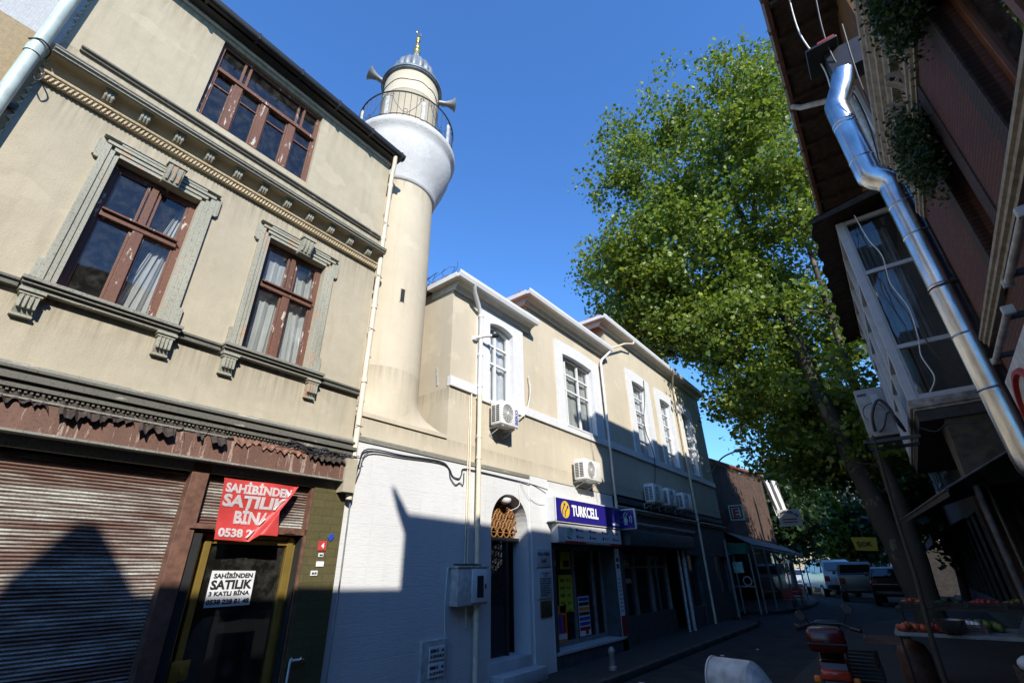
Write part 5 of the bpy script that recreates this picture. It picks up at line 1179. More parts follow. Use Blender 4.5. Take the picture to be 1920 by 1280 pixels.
for i in range(16): yy = 5.6+i*.6; b.box(.592, .705, yy, yy+.025, 9.31, 9.45)
b.build('gutter', 'brown_metal', rh)
b = MB(); b.tube([(.65, 7.9, 9.32), (.75, 7.9, 9.2), (1.42, 7.9, 8.95), (1.45, 7.9, 8.8), (1.45, 7.9, 7.45)], .05, 10); b.build('rain_pipe', 'white_dirty', rh, smooth=40)
b = MB()
for (ya, yb, za, zb) in ((6.3, 7.2, 6.2, 7.6), (7.6, 8.4, 7.6, 8.8)):
    b.box(XW-.03, XW, ya, yb, za, zb); b.box(XW-.05, XW-.03, ya, ya+.07, za, zb); b.box(XW-.05, XW-.03, yb-.07, yb, za, zb); b.box(XW-.05, XW-.03, ya, yb, zb-.07, zb)
b.build('window_frame', 'pvc', rh)
# loose cables at the wall
for i, pts in enumerate(([(.95, 5.75, 9.3), (.90, 5.9, 8.6), (1.0, 6.1, 7.9), (.95, 6.2, 7.2), (1.1, 6.6, 6.6)], [(1.2, 5.7, 8.9), (1.1, 5.85, 8.0), (1.2, 6.3, 7.0), (1.15, 6.8, 6.2)], [(1.28, 5.6, 8.0), (1.2, 5.8, 7.0), (1.25, 6.2, 6.0), (1.22, 6.4, 5.0)])):
    cable('cable', pts, .010, 'cable_white' if i == 0 else 'cable', ('white cable dangling beside the flue cowl on the ochre house', 'dark cable dangling left of the steel flue elbow', 'dark cable running down behind the steel flue')[i])
# bay
BY0, BY1, BX0, BZ0, BZ1 = 8.9, 14.4, .63, 3.80, 7.16
bay = MB()
t = .075
# near side (faces the camera)
bay.box(BX0, BX0+.12, BY0, BY0+.12, BZ0, BZ1)
for z in (BZ0, 4.62, 6.02, BZ1-.07): bay.box(BX0+.12, XW, BY0+.01, BY0+.09, z, z+.07)
bay.box(BX0+.12, BX0+.15, BY0+.015, BY0+.08, BZ0, BZ1); bay.box(XW-.08, XW, BY0+.01, BY0+.10, BZ0, BZ1)
# street side
for yy in (BY0+1.3, BY0+2.7, BY0+4.1, BY1-.1): bay.box(BX0, BX0+.10, yy, yy+.10, BZ0, BZ1)
for z in (BZ0, 4.62, 6.02, BZ1-.07): bay.box(BX0+.005, BX0+.08, BY0+.12, BY1, z, z+.07)
bo = bay.build('bay_window', 'pvc', rh, bevel=.006)
b = MB(); b.add([(BX0+.1, BY0+.05, BZ0), (XW, BY0+.05, BZ0), (XW, BY0+.05, BZ1), (BX0+.1, BY0+.05, BZ1)], [(0, 1, 2, 3)]); b.add([(BX0+.04, BY0+.1, BZ0), (BX0+.04, BY1, BZ0), (BX0+.04, BY1, BZ1), (BX0+.04, BY0+.1, BZ1)], [(3, 2, 1, 0)]); b.build('pane', 'glass', bo)
b = MB()
vs = []; fs = []
for i in range(30):
    u = i/29; xx = BX0+.16+.5*u; vs += [(xx, BY0+.20+.02*math.sin(u*40), 4.7), (xx, BY0+.20+.03*math.sin(u*40), 6.9)]
for i in range(29): fs.append((2*i, 2*i+2, 2*i+3, 2*i+1))
b.add(vs, fs); b.build('curtain', 'grey_cloth', bo)
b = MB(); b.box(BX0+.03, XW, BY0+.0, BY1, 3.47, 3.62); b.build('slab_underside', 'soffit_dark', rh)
b = MB(); b.box(BX0+.02, XW, BY0-.02, BY1-.01, 3.625, 3.66); b.cbox(BX0-.02, XW, BY0-.05, BY1, 3.66, 3.79, .015)
b.build('bay_slab', 'concrete', rh, smooth=30)
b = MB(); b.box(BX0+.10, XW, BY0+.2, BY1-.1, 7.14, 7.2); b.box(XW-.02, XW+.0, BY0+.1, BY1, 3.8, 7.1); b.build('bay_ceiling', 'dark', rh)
# tin canopy
b = MB(); vs = []; fs = []; n = 150
for i in range(n+1):
    y = 8.55+6.6*i/n; w = .022*math.sin(i*1.05)
    vs += [(.27+.03*math.sin(i*.37), y, 7.20+w), (XW, y, 7.42+w), (.27+.03*math.sin(i*.37), y, 7.222+w), (XW, y, 7.442+w)]
for i in range(n): a = 4*i; fs += [(a, a+1, a+5, a+4), (a+2, a+6, a+7, a+3), (a, a+4, a+6, a+2)]
b.add(vs, fs); b.add([(.27, 8.55, 7.2), (XW, 8.55, 7.42), (XW, 8.55, 7.28), (.3, 8.55, 7.12)], [(0, 1, 2, 3)]); b.build('tin_canopy', 'tin_rust', rh, smooth=50)
b = MB(); b.prism([(8.95, 3.5), (9.9, 3.5), (9.9, 2.62), (9.5, 2.62)], 'x', .95, XW); b.build('concrete_duct', 'duct_grey', rh)
# air conditioner on the bay, side view
t_ = thing('air_conditioner', 'grey air conditioner seen from its pipe side, fixed to the white glazed bay', 'air conditioner', (.3, 9.8, 3.42))
b = MB(); b.cbox(.02, .42, 9.55, 10.3, 3.47, 4.28, .015); b.build('casing', 'ac_grey', t_, smooth=30)
b = MB(); b.box(.05, .18, 9.544, 9.549, 4.16, 4.20, 0); b.box(.22, .32, 9.544, 9.549, 4.0, 4.16, 1); b.tube([(.20+.15*math.cos(a), 9.547, 3.86+.16*math.sin(a)) for a in [i*.3 for i in range(14)]], .005, 4, 0); b.build('service_panel', ['rubber_black', 'marble'], t_)
b = MB(); b.tube(smooth_path([(.12, 9.53, 3.56), (.16, 9.44, 3.80), (.30, 9.42, 4.02), (.40, 9.45, 3.9), (.44, 9.5, 3.65), (.50, 9.6, 3.5)], 6), .022, 8); b.tube(smooth_path([(.18, 9.54, 3.54), (.26, 9.46, 3.60), (.36, 9.46, 3.8), (.44, 9.5, 3.75), (.5, 9.6, 3.55)], 6), .014, 8); b.build('hose', 'cable', t_, smooth=60)
b = MB(); b.box(-.08, .66, 9.58, 9.64, 3.38, 3.43); b.box(-.08, .66, 10.25, 10.31, 3.38, 3.43); b.box(-.08, -.04, 9.5, 10.4, 3.38, 3.43); b.build('wall_bracket', 'iron', t_)
cable('cable', [(.93, 8.80, 7.15), (.97, 8.80, 6.6), (1.05, 8.80, 6.2), (1.0, 8.80, 5.7), (1.08, 8.80, 5.2), (1.04, 8.80, 4.7), (.98, 8.80, 4.4), (1.02, 8.80, 4.05), (.90, 8.80, 3.84)], .010, 'cable_white', 'thin white cable swinging in front of the glazed bay')
cable('cable', [(1.12, 8.75, 5.2), (1.10, 8.75, 4.7), (1.15, 8.75, 4.3), (1.3, 8.75, 4.05)], .010, 'cable', 'short black cable in front of the lower pane of the bay')
cable('cable', [(.65, 9.0, 3.40), (.8, 8.9, 3.3), (.95, 8.8, 3.36), (1.25, 8.7, 3.30)], .010, 'cable', 'thin cable under the concrete slab of the bay')
# ------- steel flue
fl = thing('steel_flue', 'shiny segmented steel flue pipe climbing the house front with two elbows', 'flue', (1.05, 5.9, 2.2))
r = .135
b = MB()
b.tube([(1.085, 6.05, 2.46), (1.085, 6.05, 5.58)], r, 28)
for z in (3.05, 3.62, 4.16, 4.20, 4.86, 5.30): b.tube([(1.085, 6.05, z), (1.085, 6.05, z+.012), (1.085, 6.05, z+.024)], [r, r*1.035, r], 28, caps=False)
b.tube([(1.085, 6.05, 5.57), (1.085, 6.05, 5.66), (1.04, 6.05, 5.74), (.98, 6.05, 5.80), (.93, 6.05, 5.88), (.93, 6.05, 5.97)], r*1.02, 28)
b.tube([(.93, 6.05, 5.96), (.93, 6.05, 7.05)], r, 28)
for z in (6.12, 6.72, 6.78): b.tube([(.93, 6.05, z), (.93, 6.05, z+.012), (.93, 6.05, z+.024)], [r, r*1.035, r], 28, caps=False)
b.tube([(.93, 6.05, 7.04), (.935, 6.05, 7.15), (1.0, 6.04, 7.27), (1.08, 6.03, 7.42), (1.15, 6.02, 7.62)], r*1.02, 28)
b.build('pipe', 'steel', fl, smooth=30)
b = MB()
b.tube([(1.085, 6.05, 2.47), (1.09, 6.05, 2.36), (1.14, 6.03, 2.26)], r*1.02, 28); b.tube([(1.135, 6.03, 2.265), (1.2, 6.01, 2.21), (1.28, 5.99, 2.20)], r*1.02, 28)
b.tube([(1.27, 5.99, 2.20), (1.6, 5.9, 2.2)], r, 28); b.build('elbow', 'steel', fl, smooth=30)
b = MB(); b.tube([(1.085+.141*math.cos(a), 6.05+.141*math.sin(a), 4.18) for a in [2*math.pi*k/24 for k in range(25)]], .010, 6); b.tube([(1.13, 5.9, 4.18), (1.34, 5.9, 4.18)], .012, 6); b.build('pipe_clamp', 'iron', fl)
b = MB(); b.cbox(.84, 1.22, 5.75, 6.28, 8.02, 8.07, .02); b.box(1.04, 1.53, 5.93, 6.20, 7.58, 8.02); b.build('cowl', 'black', fl, smooth=30)
b = MB(); b.box(1.0, 1.20, 5.78, 5.80, 8.09, 8.12); b.build('cowl_mark', 'red_print', fl)

# awning over the stall, poles, stall
aw = thing('shop_awning', 'dark fabric awning stretched over the fruit stall in deep shade', 'awning', (.8, 10.5, 2.4))
b = MB(); b.add([(.05, 14.2, 2.50), (.62, 8.4, 2.48), (XW, 8.3, 2.95), (XW, 14.2, 2.95), (.05, 14.2, 2.40), (.62, 8.4, 2.38)], [(0, 1, 2, 3), (0, 4, 5, 1)])
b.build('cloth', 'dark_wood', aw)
b = MB(); b.tube([(.05, 14.2, 2.49), (.62, 8.4, 2.47)], .02, 8); b.tube([(.62, 8.4, 2.48), (XW, 8.3, 2.94)], .015, 6); b.tube([(.05, 14.2, 2.49), (XW, 14.2, 2.94)], .015, 6); b.build('frame', 'post_grey', aw, smooth=40)
for i, (px, py, zt_, r_) in enumerate(((.92, 8.6, 2.5, .035), (1.12, 9.4, 2.7, .02))):
    b = MB(); b.tube([(px, py, .09), (px, py, zt_)], r_, 10); b.tube([(px, py, .09), (px, py, .13)], r_*2, 10)
    b.build('awning_post', 'post_grey', smooth=40, label=('thick pale post standing among the stall under the bay', 'thin pale post behind the thick one under the bay')[i], cat='post')
b = MB(); b.tube([(-.10, 7.9, .09), (-.08, 7.9, .8), (-.02, 7.95, 1.5), (.0, 8.0, 2.2), (.06, 8.05, 3.2)], [.028, .026, .024, .022, .012], 8)
b.build('sapling_trunk', 'bark', smooth=50, label='thin crooked young trunk standing in front of the fruit stall', cat='tree')
# stall
st_ = thing('fruit_stall', 'low trestle table of the fruit stall in the shade at lower right', 'stall', (.45, 9.2, .09))
b = MB(); b.box(-.45, 1.15, 8.6, 9.7, .78, .82); b.build('table_top', 'grey_metal', st_, bevel=.004)
for (x, y) in ((-.4, 8.65), (1.1, 8.65), (-.4, 9.65), (1.1, 9.65)): b = MB(); b.tube([(x, y, .09), (x, y, .78)], .018, 6); b.build('leg', 'iron', st_)
def crate(x, y, z, w, d, h, mat, lab, rz=0):
    t_ = thing('crate', lab, 'crate', (x, y, z), rz); global FR; F0 = FR; FR = WM[t_.name].copy(); b = MB()
    n = 4
    for i in range(n): za = .004+h*i/n; b.box(-w/2, w/2, -d/2, -d/2+.012, za, za+h/n*.7); b.box(-w/2, w/2, d/2-.012, d/2, za, za+h/n*.7); b.box(-w/2, -w/2+.012, -d/2, d/2, za, za+h/n*.7); b.box(w/2-.012, w/2, -d/2, d/2, za, za+h/n*.7)
    for sx in (-1, 1):
        for sy in (-1, 1): b.box(sx*w/2-.012, sx*w/2+.012, sy*d/2-.012, sy*d/2+.012, 0, h+.004)
    b.box(-w/2, w/2, -d/2, d/2, 0, .006); b.build('body', mat, t_); FR = F0; return t_
crate(-.95, 8.55, .09, .46, .34, .16, 'rubber_black', 'black plastic crate lowest of the stack left of the stall table')
crate(-.93, 8.56, .26, .46, .34, .16, 'rubber_black', 'black plastic crate in the middle of the stack left of the stall table', .05)
crate(-.95, 8.54, .43, .46, .34, .16, 'rubber_black', 'black plastic crate topmost of the stack left of the stall table', -.04)
crate(-.45, 8.25, .09, .44, .32, .20, 'rubber_black', 'black plastic crate standing alone right of the crate stack')
crate(.35, 8.35, .09, .50, .34, .24, 'brown_metal', 'brown cardboard fruit box in front of the stall table')
crate(.80, 8.30, .34, .46, .32, .22, 'brown_metal', 'brown box holding pale bags at the right of the stall')
crate(-.62, 8.9, .66, .40, .30, .07, 'brown_metal', 'flat brown tray at the left end of the stall', .1)
def fruit(x, y, z, n, rr, mat, lab, name, cat, sx=.14, sy=.10, grp=None):
    b = MB(); r_ = random.Random(int(x*100+y*10)); pts = []
    for i in range(n):
        px, py = x+r_.uniform(-sx, sx), y+r_.uniform(-sy, sy); pz = z+rr+r_.random()*.05*(1-abs(px-x)/sx)
        b.lathe([(rr*math.sin(math.pi*k/6)+.0005, pz-rr*math.cos(math.pi*k/6)) for k in range(7)], px, py, 8)
    b.build(name, mat, smooth=80, label=lab, cat=cat)
fruit(-.25, 8.75, .82, 30, .04, 'tomato', 'heap of orange tomatoes at the left end of the stall table', 'tomato_heap', 'vegetables')
fruit(.05, 8.9, .82, 22, .035, 'leaf_dark', 'heap of small dark green vegetables behind the metal bowl', 'vegetable_heap', 'vegetables')
fruit(.45, 9.2, .82, 26, .05, 'olive_fruit', 'heap of olive green fruit in the middle of the stall table', 'fruit_heap', 'vegetables', .2, .14)
fruit(.80, 8.30, .52, 9, .07, 'paper', 'pale plastic bags filling the brown box on the right', 'bag_heap', 'bags', .16, .10)
tr = ((-.15, 9.95, 'tomato', 'tray of orange fruit at the left of the rear shelf'), (.25, 9.98, 'leaf_dark', 'tray of dark green vegetables second on the rear shelf'), (.65, 10.0, 'red_print', 'tray of red fruit in the middle of the rear shelf'), (1.0, 10.02, 'olive_fruit', 'tray of yellow green fruit at the right of the rear shelf'))
sh2 = thing('rear_shelf', 'dark raised shelf behind the stall table carrying fruit trays', 'shelf', (.45, 10.0, .09))
b = MB(); b.box(-.4, 1.2, 9.82, 10.25, 1.0, 1.03); b.build('shelf_board', 'dark_wood', sh2)
for x in (-.36, 1.16): b = MB(); b.box(x-.02, x+.02, 9.85, 10.2, .09, 1.0); b.build('side_panel', 'dark_wood', sh2)
for x, y, m_, lb in tr:
    crate(x, y, 1.03, .36, .30, .08, 'dark_wood', 'open wooden tray under the '+lb.replace('tray of ', '')); fruit(x, y, 1.05, 30, .035, m_, lb.replace('tray', 'pile'), 'fruit_pile', 'vegetables', .14, .11)
fruit(-.02, 8.72, .83, 26, .030, 'red_print', 'heap of small red radishes beside the metal bowl', 'radish_heap', 'vegetables', .08, .08)
crate(.30, 8.95, .82, .34, .28, .10, 'brown_metal', 'brown fruit tray on the table right of the metal bowl'); fruit(.30, 8.95, .86, 24, .035, 'paper', 'pale onions piled in the brown tray', 'onion_heap', 'vegetables', .13, .10)
crate(.98, 8.85, .82, .30, .28, .12, 'rubber_black', 'black tray at the right end of the stall table', .1)
b = MB(); b.lathe([(.16, .09), (.19, .2), (.19, .5), (.15, .62), (.08, .66), (.02, .67)], -.35, 9.35, 16, wob=.04); b.build('sack', 'brown_metal', smooth=60, label='brown sack standing under the left end of the stall table', cat='sack')
b = MB(); b.lathe([(.08, .82), (.13, .90), (.15, .98), (.155, .98), (.13, .89), (.07, .83)], .15, 8.62, 24); b.build('metal_bowl', 'steel_dull', smooth=60, label='round metal bowl on the stall table', cat='bowl')
b = MB(); b.add([(.72, 8.7, .84), (.86, 8.65, .84), (1.08, 8.9, 1.10), (1.10, 8.98, 1.16), (.98, 9.02, 1.16), (.74, 8.80, .84)], [(0, 1, 2, 3, 4, 5), (5, 4, 3, 2, 1, 0)]); b.build('price_board', 'grey_paint', label='grey board leaning over the right part of the stall', cat='board')

# ================================================================== SCOOTER
sc_ = thing('scooter', 'dark red motor scooter with rear top box parked on the right pavement, seen from behind', 'scooter', (-.98, 6.9, .09))
F0 = FR.copy(); FR = WM[sc_.name].copy() @ Matrix.Rotation(R(6), 4, 'Z')
def wheel(y, name='wheel'):
    b = MB(); b.tube([(0, y+.20*math.cos(a), .22+.20*math.sin(a)) for a in [2*math.pi*k/28 for k in range(29)]], .045, 10, caps=False); w = b.build(name, 'tyre', sc_, smooth=60)
    b = MB(); b.tube([(-.03, y, .22), (.03, y, .22)], .13, 20); b.build('rim', 'steel_dull', w, smooth=40)
wheel(-.15); wheel(.95)
b = MB(); b.prism([(-.35, .42), (-.30, .62), (.10, .64), (.35, .56), (.45, .30), (.75, .28), (.85, .70), (.90, .72), (.96, .50), (.88, .24), (.30, .18), (-.05, .22)], 'x', -.13, .13); b.build('body', 'red_plastic', sc_, bevel=.02, smooth=40)
b = MB(); b.prism([(-.32, .63), (-.25, .70), (.12, .70), (.36, .62), (.34, .57), (.05, .62)], 'x', -.11, .11); b.build('seat', 'rubber_black', sc_, bevel=.015, smooth=40)
b = MB(); b.cbox(-.17, .17, -.56, -.22, .72, .93, .045); b.build('top_box', 'red_plastic', sc_, smooth=50); b = MB(); b.cbox(-.172, .172, -.565, -.215, .79, .805, .004); b.box(-.02, .02, -.575, -.56, .80, .83); b.build('box_seam', 'rubber_black', sc_)
b = MB(); b.cbox(-.13, .13, -.42, -.36, .47, .56, .02); b.build('tail_light', plain('amber_red_lens', (.45, .05, .02), .15, bs=0), sc_, smooth=50)
for sx in (-1, 1):
    b = MB(); b.cbox(sx*.17-.03, sx*.17+.03, -.40, -.34, .44, .50, .015); b.build('indicator', 'orange', sc_, smooth=50)
b = MB(); b.box(-.09, .09, -.43, -.42, .24, .38); b.build('number_plate', 'paper', sc_)
b = MB(); b.tube([(0, .90, .50), (0, .80, .84)], .03, 10); b.tube([(-.30, .74, .82), (-.15, .80, .87), (.15, .80, .87), (.30, .74, .82)], .016, 8); b.tube([(-.34, .70, .81), (-.24, .76, .83)], .024, 8); b.tube([(.34, .70, .81), (.24, .76, .83)], .024, 8); b.tube([(-.26, .74, .82), (-.36, .84, .85)], .007, 6); b.tube([(.26, .74, .82), (.36, .84, .85)], .007, 6); b.cbox(-.14, .14, .80, .92, .72, .90, .04)
b.build('handlebar', 'rubber_black', sc_, smooth=50)
for sx, hz in ((1, 1.0), (-1, .92)):
    b = MB(); b.tube([(sx*.18, .78, .84), (sx*.20, .77, .90), (sx*.25, .74, hz)], .008, 6)
    c = Vector((sx*.26, .72, hz+.03)); b.lathe([(.002, 0), (.055, .003), (.06, .012), (.045, .03), (.01, .038)], 0, 0, 20)
    n0 = len(b.v)-100; M_ = Matrix.Rotation(R(-82), 4, 'X')
    b.v = b.v[:n0]+[tuple(c+(M_ @ Vector(p))) for p in b.v[n0:]]
    mo = b.build('mirror', 'rubber_black', sc_, smooth=50)
    g = MB(); g.add([tuple(c+(M_ @ Vector((.052*math.cos(2*math.pi*k/20), .052*math.sin(2*math.pi*k/20), -.002)))) for k in range(20)], [tuple(range(19, -1, -1))]); g.build('mirror_glass', 'chrome', mo)
b = MB(); b.tube([(.12, .10, .25), (.16, -.25, .30), (.16, -.45, .33)], .035, 12); b.build('exhaust', 'chrome', sc_, smooth=50)
b = MB(); b.tube([(-.10, .1, .3), (-.30, .0, .02)], .012, 6); b.build('side_stand', 'iron', sc_)
FR = F0
# long rounded white box in the foreground
t_ = thing('rounded_box', 'white round topped metal box at the bottom edge beside the kerb', 'box', (-1.35, 4.3, 0)); F0 = FR.copy(); FR = FR @ Matrix.Translation((-1.40, 4.22, .0)) @ Matrix.Rotation(R(-12), 4, 'Z')
pr = [(-.14, .0), (-.14, .86)]+[(-.14*math.cos(a), .86+.15*math.sin(a)) for a in [math.pi*k/12 for k in range(1, 12)]]+[(.14, .86), (.14, 0)]
b = MB(); b.prism(pr, 'y', 0.0, .012); b.v = [(p[1], p[0], p[2]) for p in b.v]; b.build('end_panel', 'pvc', t_, smooth=30)
b = MB(); n = 14
for i in range(n):
    u0, u1 = i/n, (i+1)/n
    f0, f1 = (1-.0*u0-.5*max(0, u0-.55)**1.6*3, 1-.5*max(0, u1-.55)**1.6*3)
    q0 = [(.014+.50*u0, p[0]*.97, p[1]*f0-.005) for p in pr]; q1 = [(.014+.50*u1, p[0]*.97, p[1]*f1-.005) for p in pr]; m_ = len(pr)
    b.add(q0+q1, [(k, k+1, m_+k+1, m_+k) for k in range(m_-1)])
b.add([(.514, p[0]*.97, p[1]*f1-.005) for p in pr], [tuple(range(len(pr)))])
b.build('body', 'white_dirty', t_, smooth=40); FR = F0
# bollard
b = MB(); b.lathe([(.07, .10), (.07, .14), (.05, .16), (.048, .32), (.06, .34), (.06, .38), (.03, .42), (.005, .43)], -4.45, 8.4, 20); b.build('bollard', 'grey_metal', smooth=40, label='short grey bollard at the kerb in front of the phone shop', cat='bollard')
b = MB(); b.cbox(-3.6, -3.54, 11.4, 11.47, .002, .02, .004); b.cbox(-3.2, -3.15, 12.6, 12.64, .002, .02, .004); b.cbox(-3.9, -3.82, 8.1, 8.2, .002, .018, .004); b.build('litter', 'paper', label='small scraps of white litter on the asphalt', cat='litter', kind='stuff')
# ================================================================== PLANE TREE
frame()
def grow_tree(name, lab, cat, base, stems, crown, nclump, leaf, seed, size, trunk_r, mat='leaf', leaves_per=22, spread=.34, group=None, lobes=0):
    t_ = thing(name, lab, cat, base, group=group); r_ = random.Random(seed); g = np.random.default_rng(seed)
    tw = MB(); nodes = []
    for pts, rad in stems:
        sp = smooth_path(pts, 6); n = len(sp); rr = [rad*(1-.72*i/(n-1)) for i in range(n)]
        rr = [q*(1+.07*math.sin(i*1.7)) for i, q in enumerate(rr)]; tw.tube(sp, rr, 14); nodes += [(sp[i], rr[i], (sp[i]-sp[i-1]).normalized()) for i in range(n//3, n)]
    tw.build('trunk', 'bark', t_, smooth=70)
    # clump centres inside the crown envelope
    cl = []
    def inside():
        e = r_.choices(crown, [c[6] for c in crown])[0]
        v = Vector((r_.gauss(0, 1), r_.gauss(0, 1), r_.gauss(0, 1))).normalized()*(r_.random()**.36)
        return Vector((e[0]+v.x*e[3], e[1]+v.y*e[4], e[2]+v.z*e[5]))
    LB = [(inside(), r_.uniform(.35, .85)) for _ in range(lobes)]
    while len(cl) < nclump:
        if LB and r_.random() < .88:
            c0, q = r_.choice(LB); c = c0+Vector((r_.gauss(0, q), r_.gauss(0, q), r_.gauss(0, q*.6)))
        else: c = inside()
        if lobes and (c.x < -4.5 and c.z < 9.2 or c.z < 4.1 and c.y > 18 or c.x > 1.1 and c.z < 10.6 or c.x > .9 and c.y < 15.6 and c.z < 8): continue
        if lobes and (c.x < -3.9 and c.z < 6.9 or c.x < -2.4 and c.z < 4.6): continue
        if lobes and 5.2 < c.z < 9.6 and c.y < 17.6 and abs(c.x+.10+.115*(c.z-1)) < .42: continue   # bare lower trunk
        cl.append(c)
    cl.sort(key=lambda p: min((p-n_[0]).length for n_ in nodes))
    br = MB(); net = list(nodes)
    P = np.array([tuple(n_[0]) for n_ in net]); RD = [n_[1] for n_ in net]
    for c in cl:
        d = np.linalg.norm(P-np.array(c), axis=1)+np.maximum(0, P[:, 2]-c.z)*1.5; i = int(d.argmin()); p0 = Vector(P[i]); L = (c-p0).length
        if L < .05: continue
        r0 = min(RD[i]*.65, .016+.034*L); mid = p0.lerp(c, .5)+Vector((r_.uniform(-.1, .1), r_.uniform(-.1, .1), r_.uniform(-.02, .16)))*L*.7
        pth = smooth_path([p0, mid, c], 2); rr = [max(.006, r0*(1-.75*k/(len(pth)-1))) for k in range(len(pth))]; br.tube(pth, rr, 4 if r0 < .04 else 6, caps=False)
        P = np.vstack([P]+[np.array(q)[None] for q in pth[2:]]); RD += rr[2:]
    br.build('limb', 'bark', t_, smooth=70)
    C = np.array([tuple(c) for c in cl]); n = len(C)*leaves_per
    idx = np.repeat(np.arange(len(C)), leaves_per); loc = g.normal(size=(n, 3))*np.array([spread, spread, spread*.55]); loc[:, 2] -= .10*np.abs(g.normal(size=n))
    build_leaves('crown', C[idx]+loc, size, mat, t_, True, .9)
    return t_
crown = [(-4.1, 17.4, 13.1, 5.1, 3.2, 3.8, 6.6), (-2.4, 17.2, 19.4, 4.5, 3.0, 4.3, 5.4), (-5.2, 17.6, 11.3, 3.6, 2.4, 1.9, 3), (-1.5, 18.0, 9.2, 2.9, 2.6, 2.3, 3), (-2.2, 18.8, 6.2, 2.3, 2.2, 2.0, 3.2), (.2, 17.0, 6.0, 1.3, 2.0, 2.2, 1.8), (-.9, 20.4, 5.7, 2.1, 1.6, 1.4, 1.5), (.5, 17.2, 13.8, 2.0, 2.4, 4.6, 2)]
stems = [([(.0, 16.6, -.1), (-.20, 16.9, 1.8), (-.55, 17.2, 4.4), (-.92, 17.5, 7.4), (-1.1, 17.6, 10.0), (-1.5, 17.7, 14), (-1.7, 17.6, 19)], .33),
         ([(.05, 16.6, .2), (.16, 16.5, 2.4), (.12, 16.6, 4.8), (.15, 16.9, 8), (.3, 17.1, 13)], .22),
         ([(-1.0, 17.6, 8.2), (-2.3, 17.5, 10.2), (-4.4, 17.4, 11.8), (-6.8, 17.3, 13)], .17), ([(-1.1, 17.6, 10), (-2.4, 17.4, 13.8), (-3.7, 17.2, 18)], .16), ([(-.8, 17.5, 6.4), (-2.0, 17.9, 7.4), (-3.6, 18, 8.6), (-5.2, 17.9, 9.4)], .13), ([(-1.4, 17.7, 13), (-.6, 17.3, 16), (.2, 17, 20)], .12)]
grow_tree('plane_tree', 'huge bright green plane tree with mottled leaning trunk in the middle of the street', 'tree', (.0, 16.6, 0), stems, crown, 5000, 'leaf', 11, .140, .4, leaves_per=27, spread=.28, lobes=150)
def small_tree(lab, x, y, h, rad, seed, n=260, mat='leaf', grp='trees at the far end of the street'):
    grow_tree('street_tree', lab, 'tree', (x, y, 0), [([(x, y, 0), (x+.2, y, h*.3), (x-.1, y+.2, h*.62), (x, y, h*.85)], .16)], [(x, y, h*.66, rad, rad, h*.34, 3), (x+.5, y-.4, h*.45, rad*.8, rad*.8, h*.25, 1)], n, 'leaf', seed, .26, .2, mat, 16, .45, grp)
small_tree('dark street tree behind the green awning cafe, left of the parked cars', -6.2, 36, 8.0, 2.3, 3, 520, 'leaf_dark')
small_tree('leafy street tree closing the view between the white sign and the yellow sign', -4.6, 43, 7.0, 1.9, 8, 300, 'leaf')
small_tree('sunlit street tree far behind the hanging white sign', -9.6, 52, 9.0, 2.6, 4, 260)
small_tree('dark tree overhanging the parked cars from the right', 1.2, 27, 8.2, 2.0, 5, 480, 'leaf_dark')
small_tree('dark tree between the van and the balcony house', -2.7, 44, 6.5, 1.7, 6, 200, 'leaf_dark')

MAT['glass_car'] = plain('dark_car_glass', (.012, .014, .016), .05, 0, bs=0, spec=.8)
MAT['car_white'] = plain('white_car_paint', (.62, .63, .65), .22, .05, var=.05, bs=0)
MAT['car_silver'] = plain('silver_car_paint', (.14, .155, .16), .3, .4, var=.06, bs=0)
MAT['car_dark'] = plain('dark_red_car_paint', (.025, .008, .008), .25, .2, var=.06, bs=0)
# ================================================================== STREET END: ruin, cafe, signs, houses, cars
ru = thing('ruined_brick_building', 'crumbling brown brick building with tiled roof edge behind the mosque corner', 'building', (-8, 25, 0))
b = MB(); ys = np.linspace(20.0, 30.0, 41); r_ = random.Random(2)
top = [5.45+.16*i/40*4+r_.uniform(-.07, .07) for i in range(41)]
for i in range(40):
    b.add([(-5.45, ys[i], 2.6), (-5.45, ys[i+1], 2.6), (-5.45, ys[i+1], top[i+1]), (-5.45, ys[i], top[i])], [(0, 1, 2, 3)])
b.add([(-5.45, 20, 0), (-12, 20, 0), (-12, 20, 6), (-5.45, 20, 5.5)], [(0, 3, 2, 1)]); b.add([(-5.45, 30, 0), (-12, 30, 0), (-12, 30, 6), (-5.45, 30, 6.1)], [(0, 1, 2, 3)])
b.build('wall', 'brick_ruin', ru)
b = MB()
for i in range(42): y = 19.9+i*.24; b.tube([(-5.25, y, 5.5+.016*i), (-8.5, y, 6.6+.016*i)], .07, 6)
b.build('roof', 'tile_red', ru, smooth=40)
b = MB(); b.box(-5.9, -5.32, 20.0, 30, 2.55, 2.62); b.box(-7.5, -5.5, 20.0, 30.0, 0.1, .12); b.box(-7.6, -7.5, 20, 30, .1, 2.6); b.build('lintel', 'dark', ru)
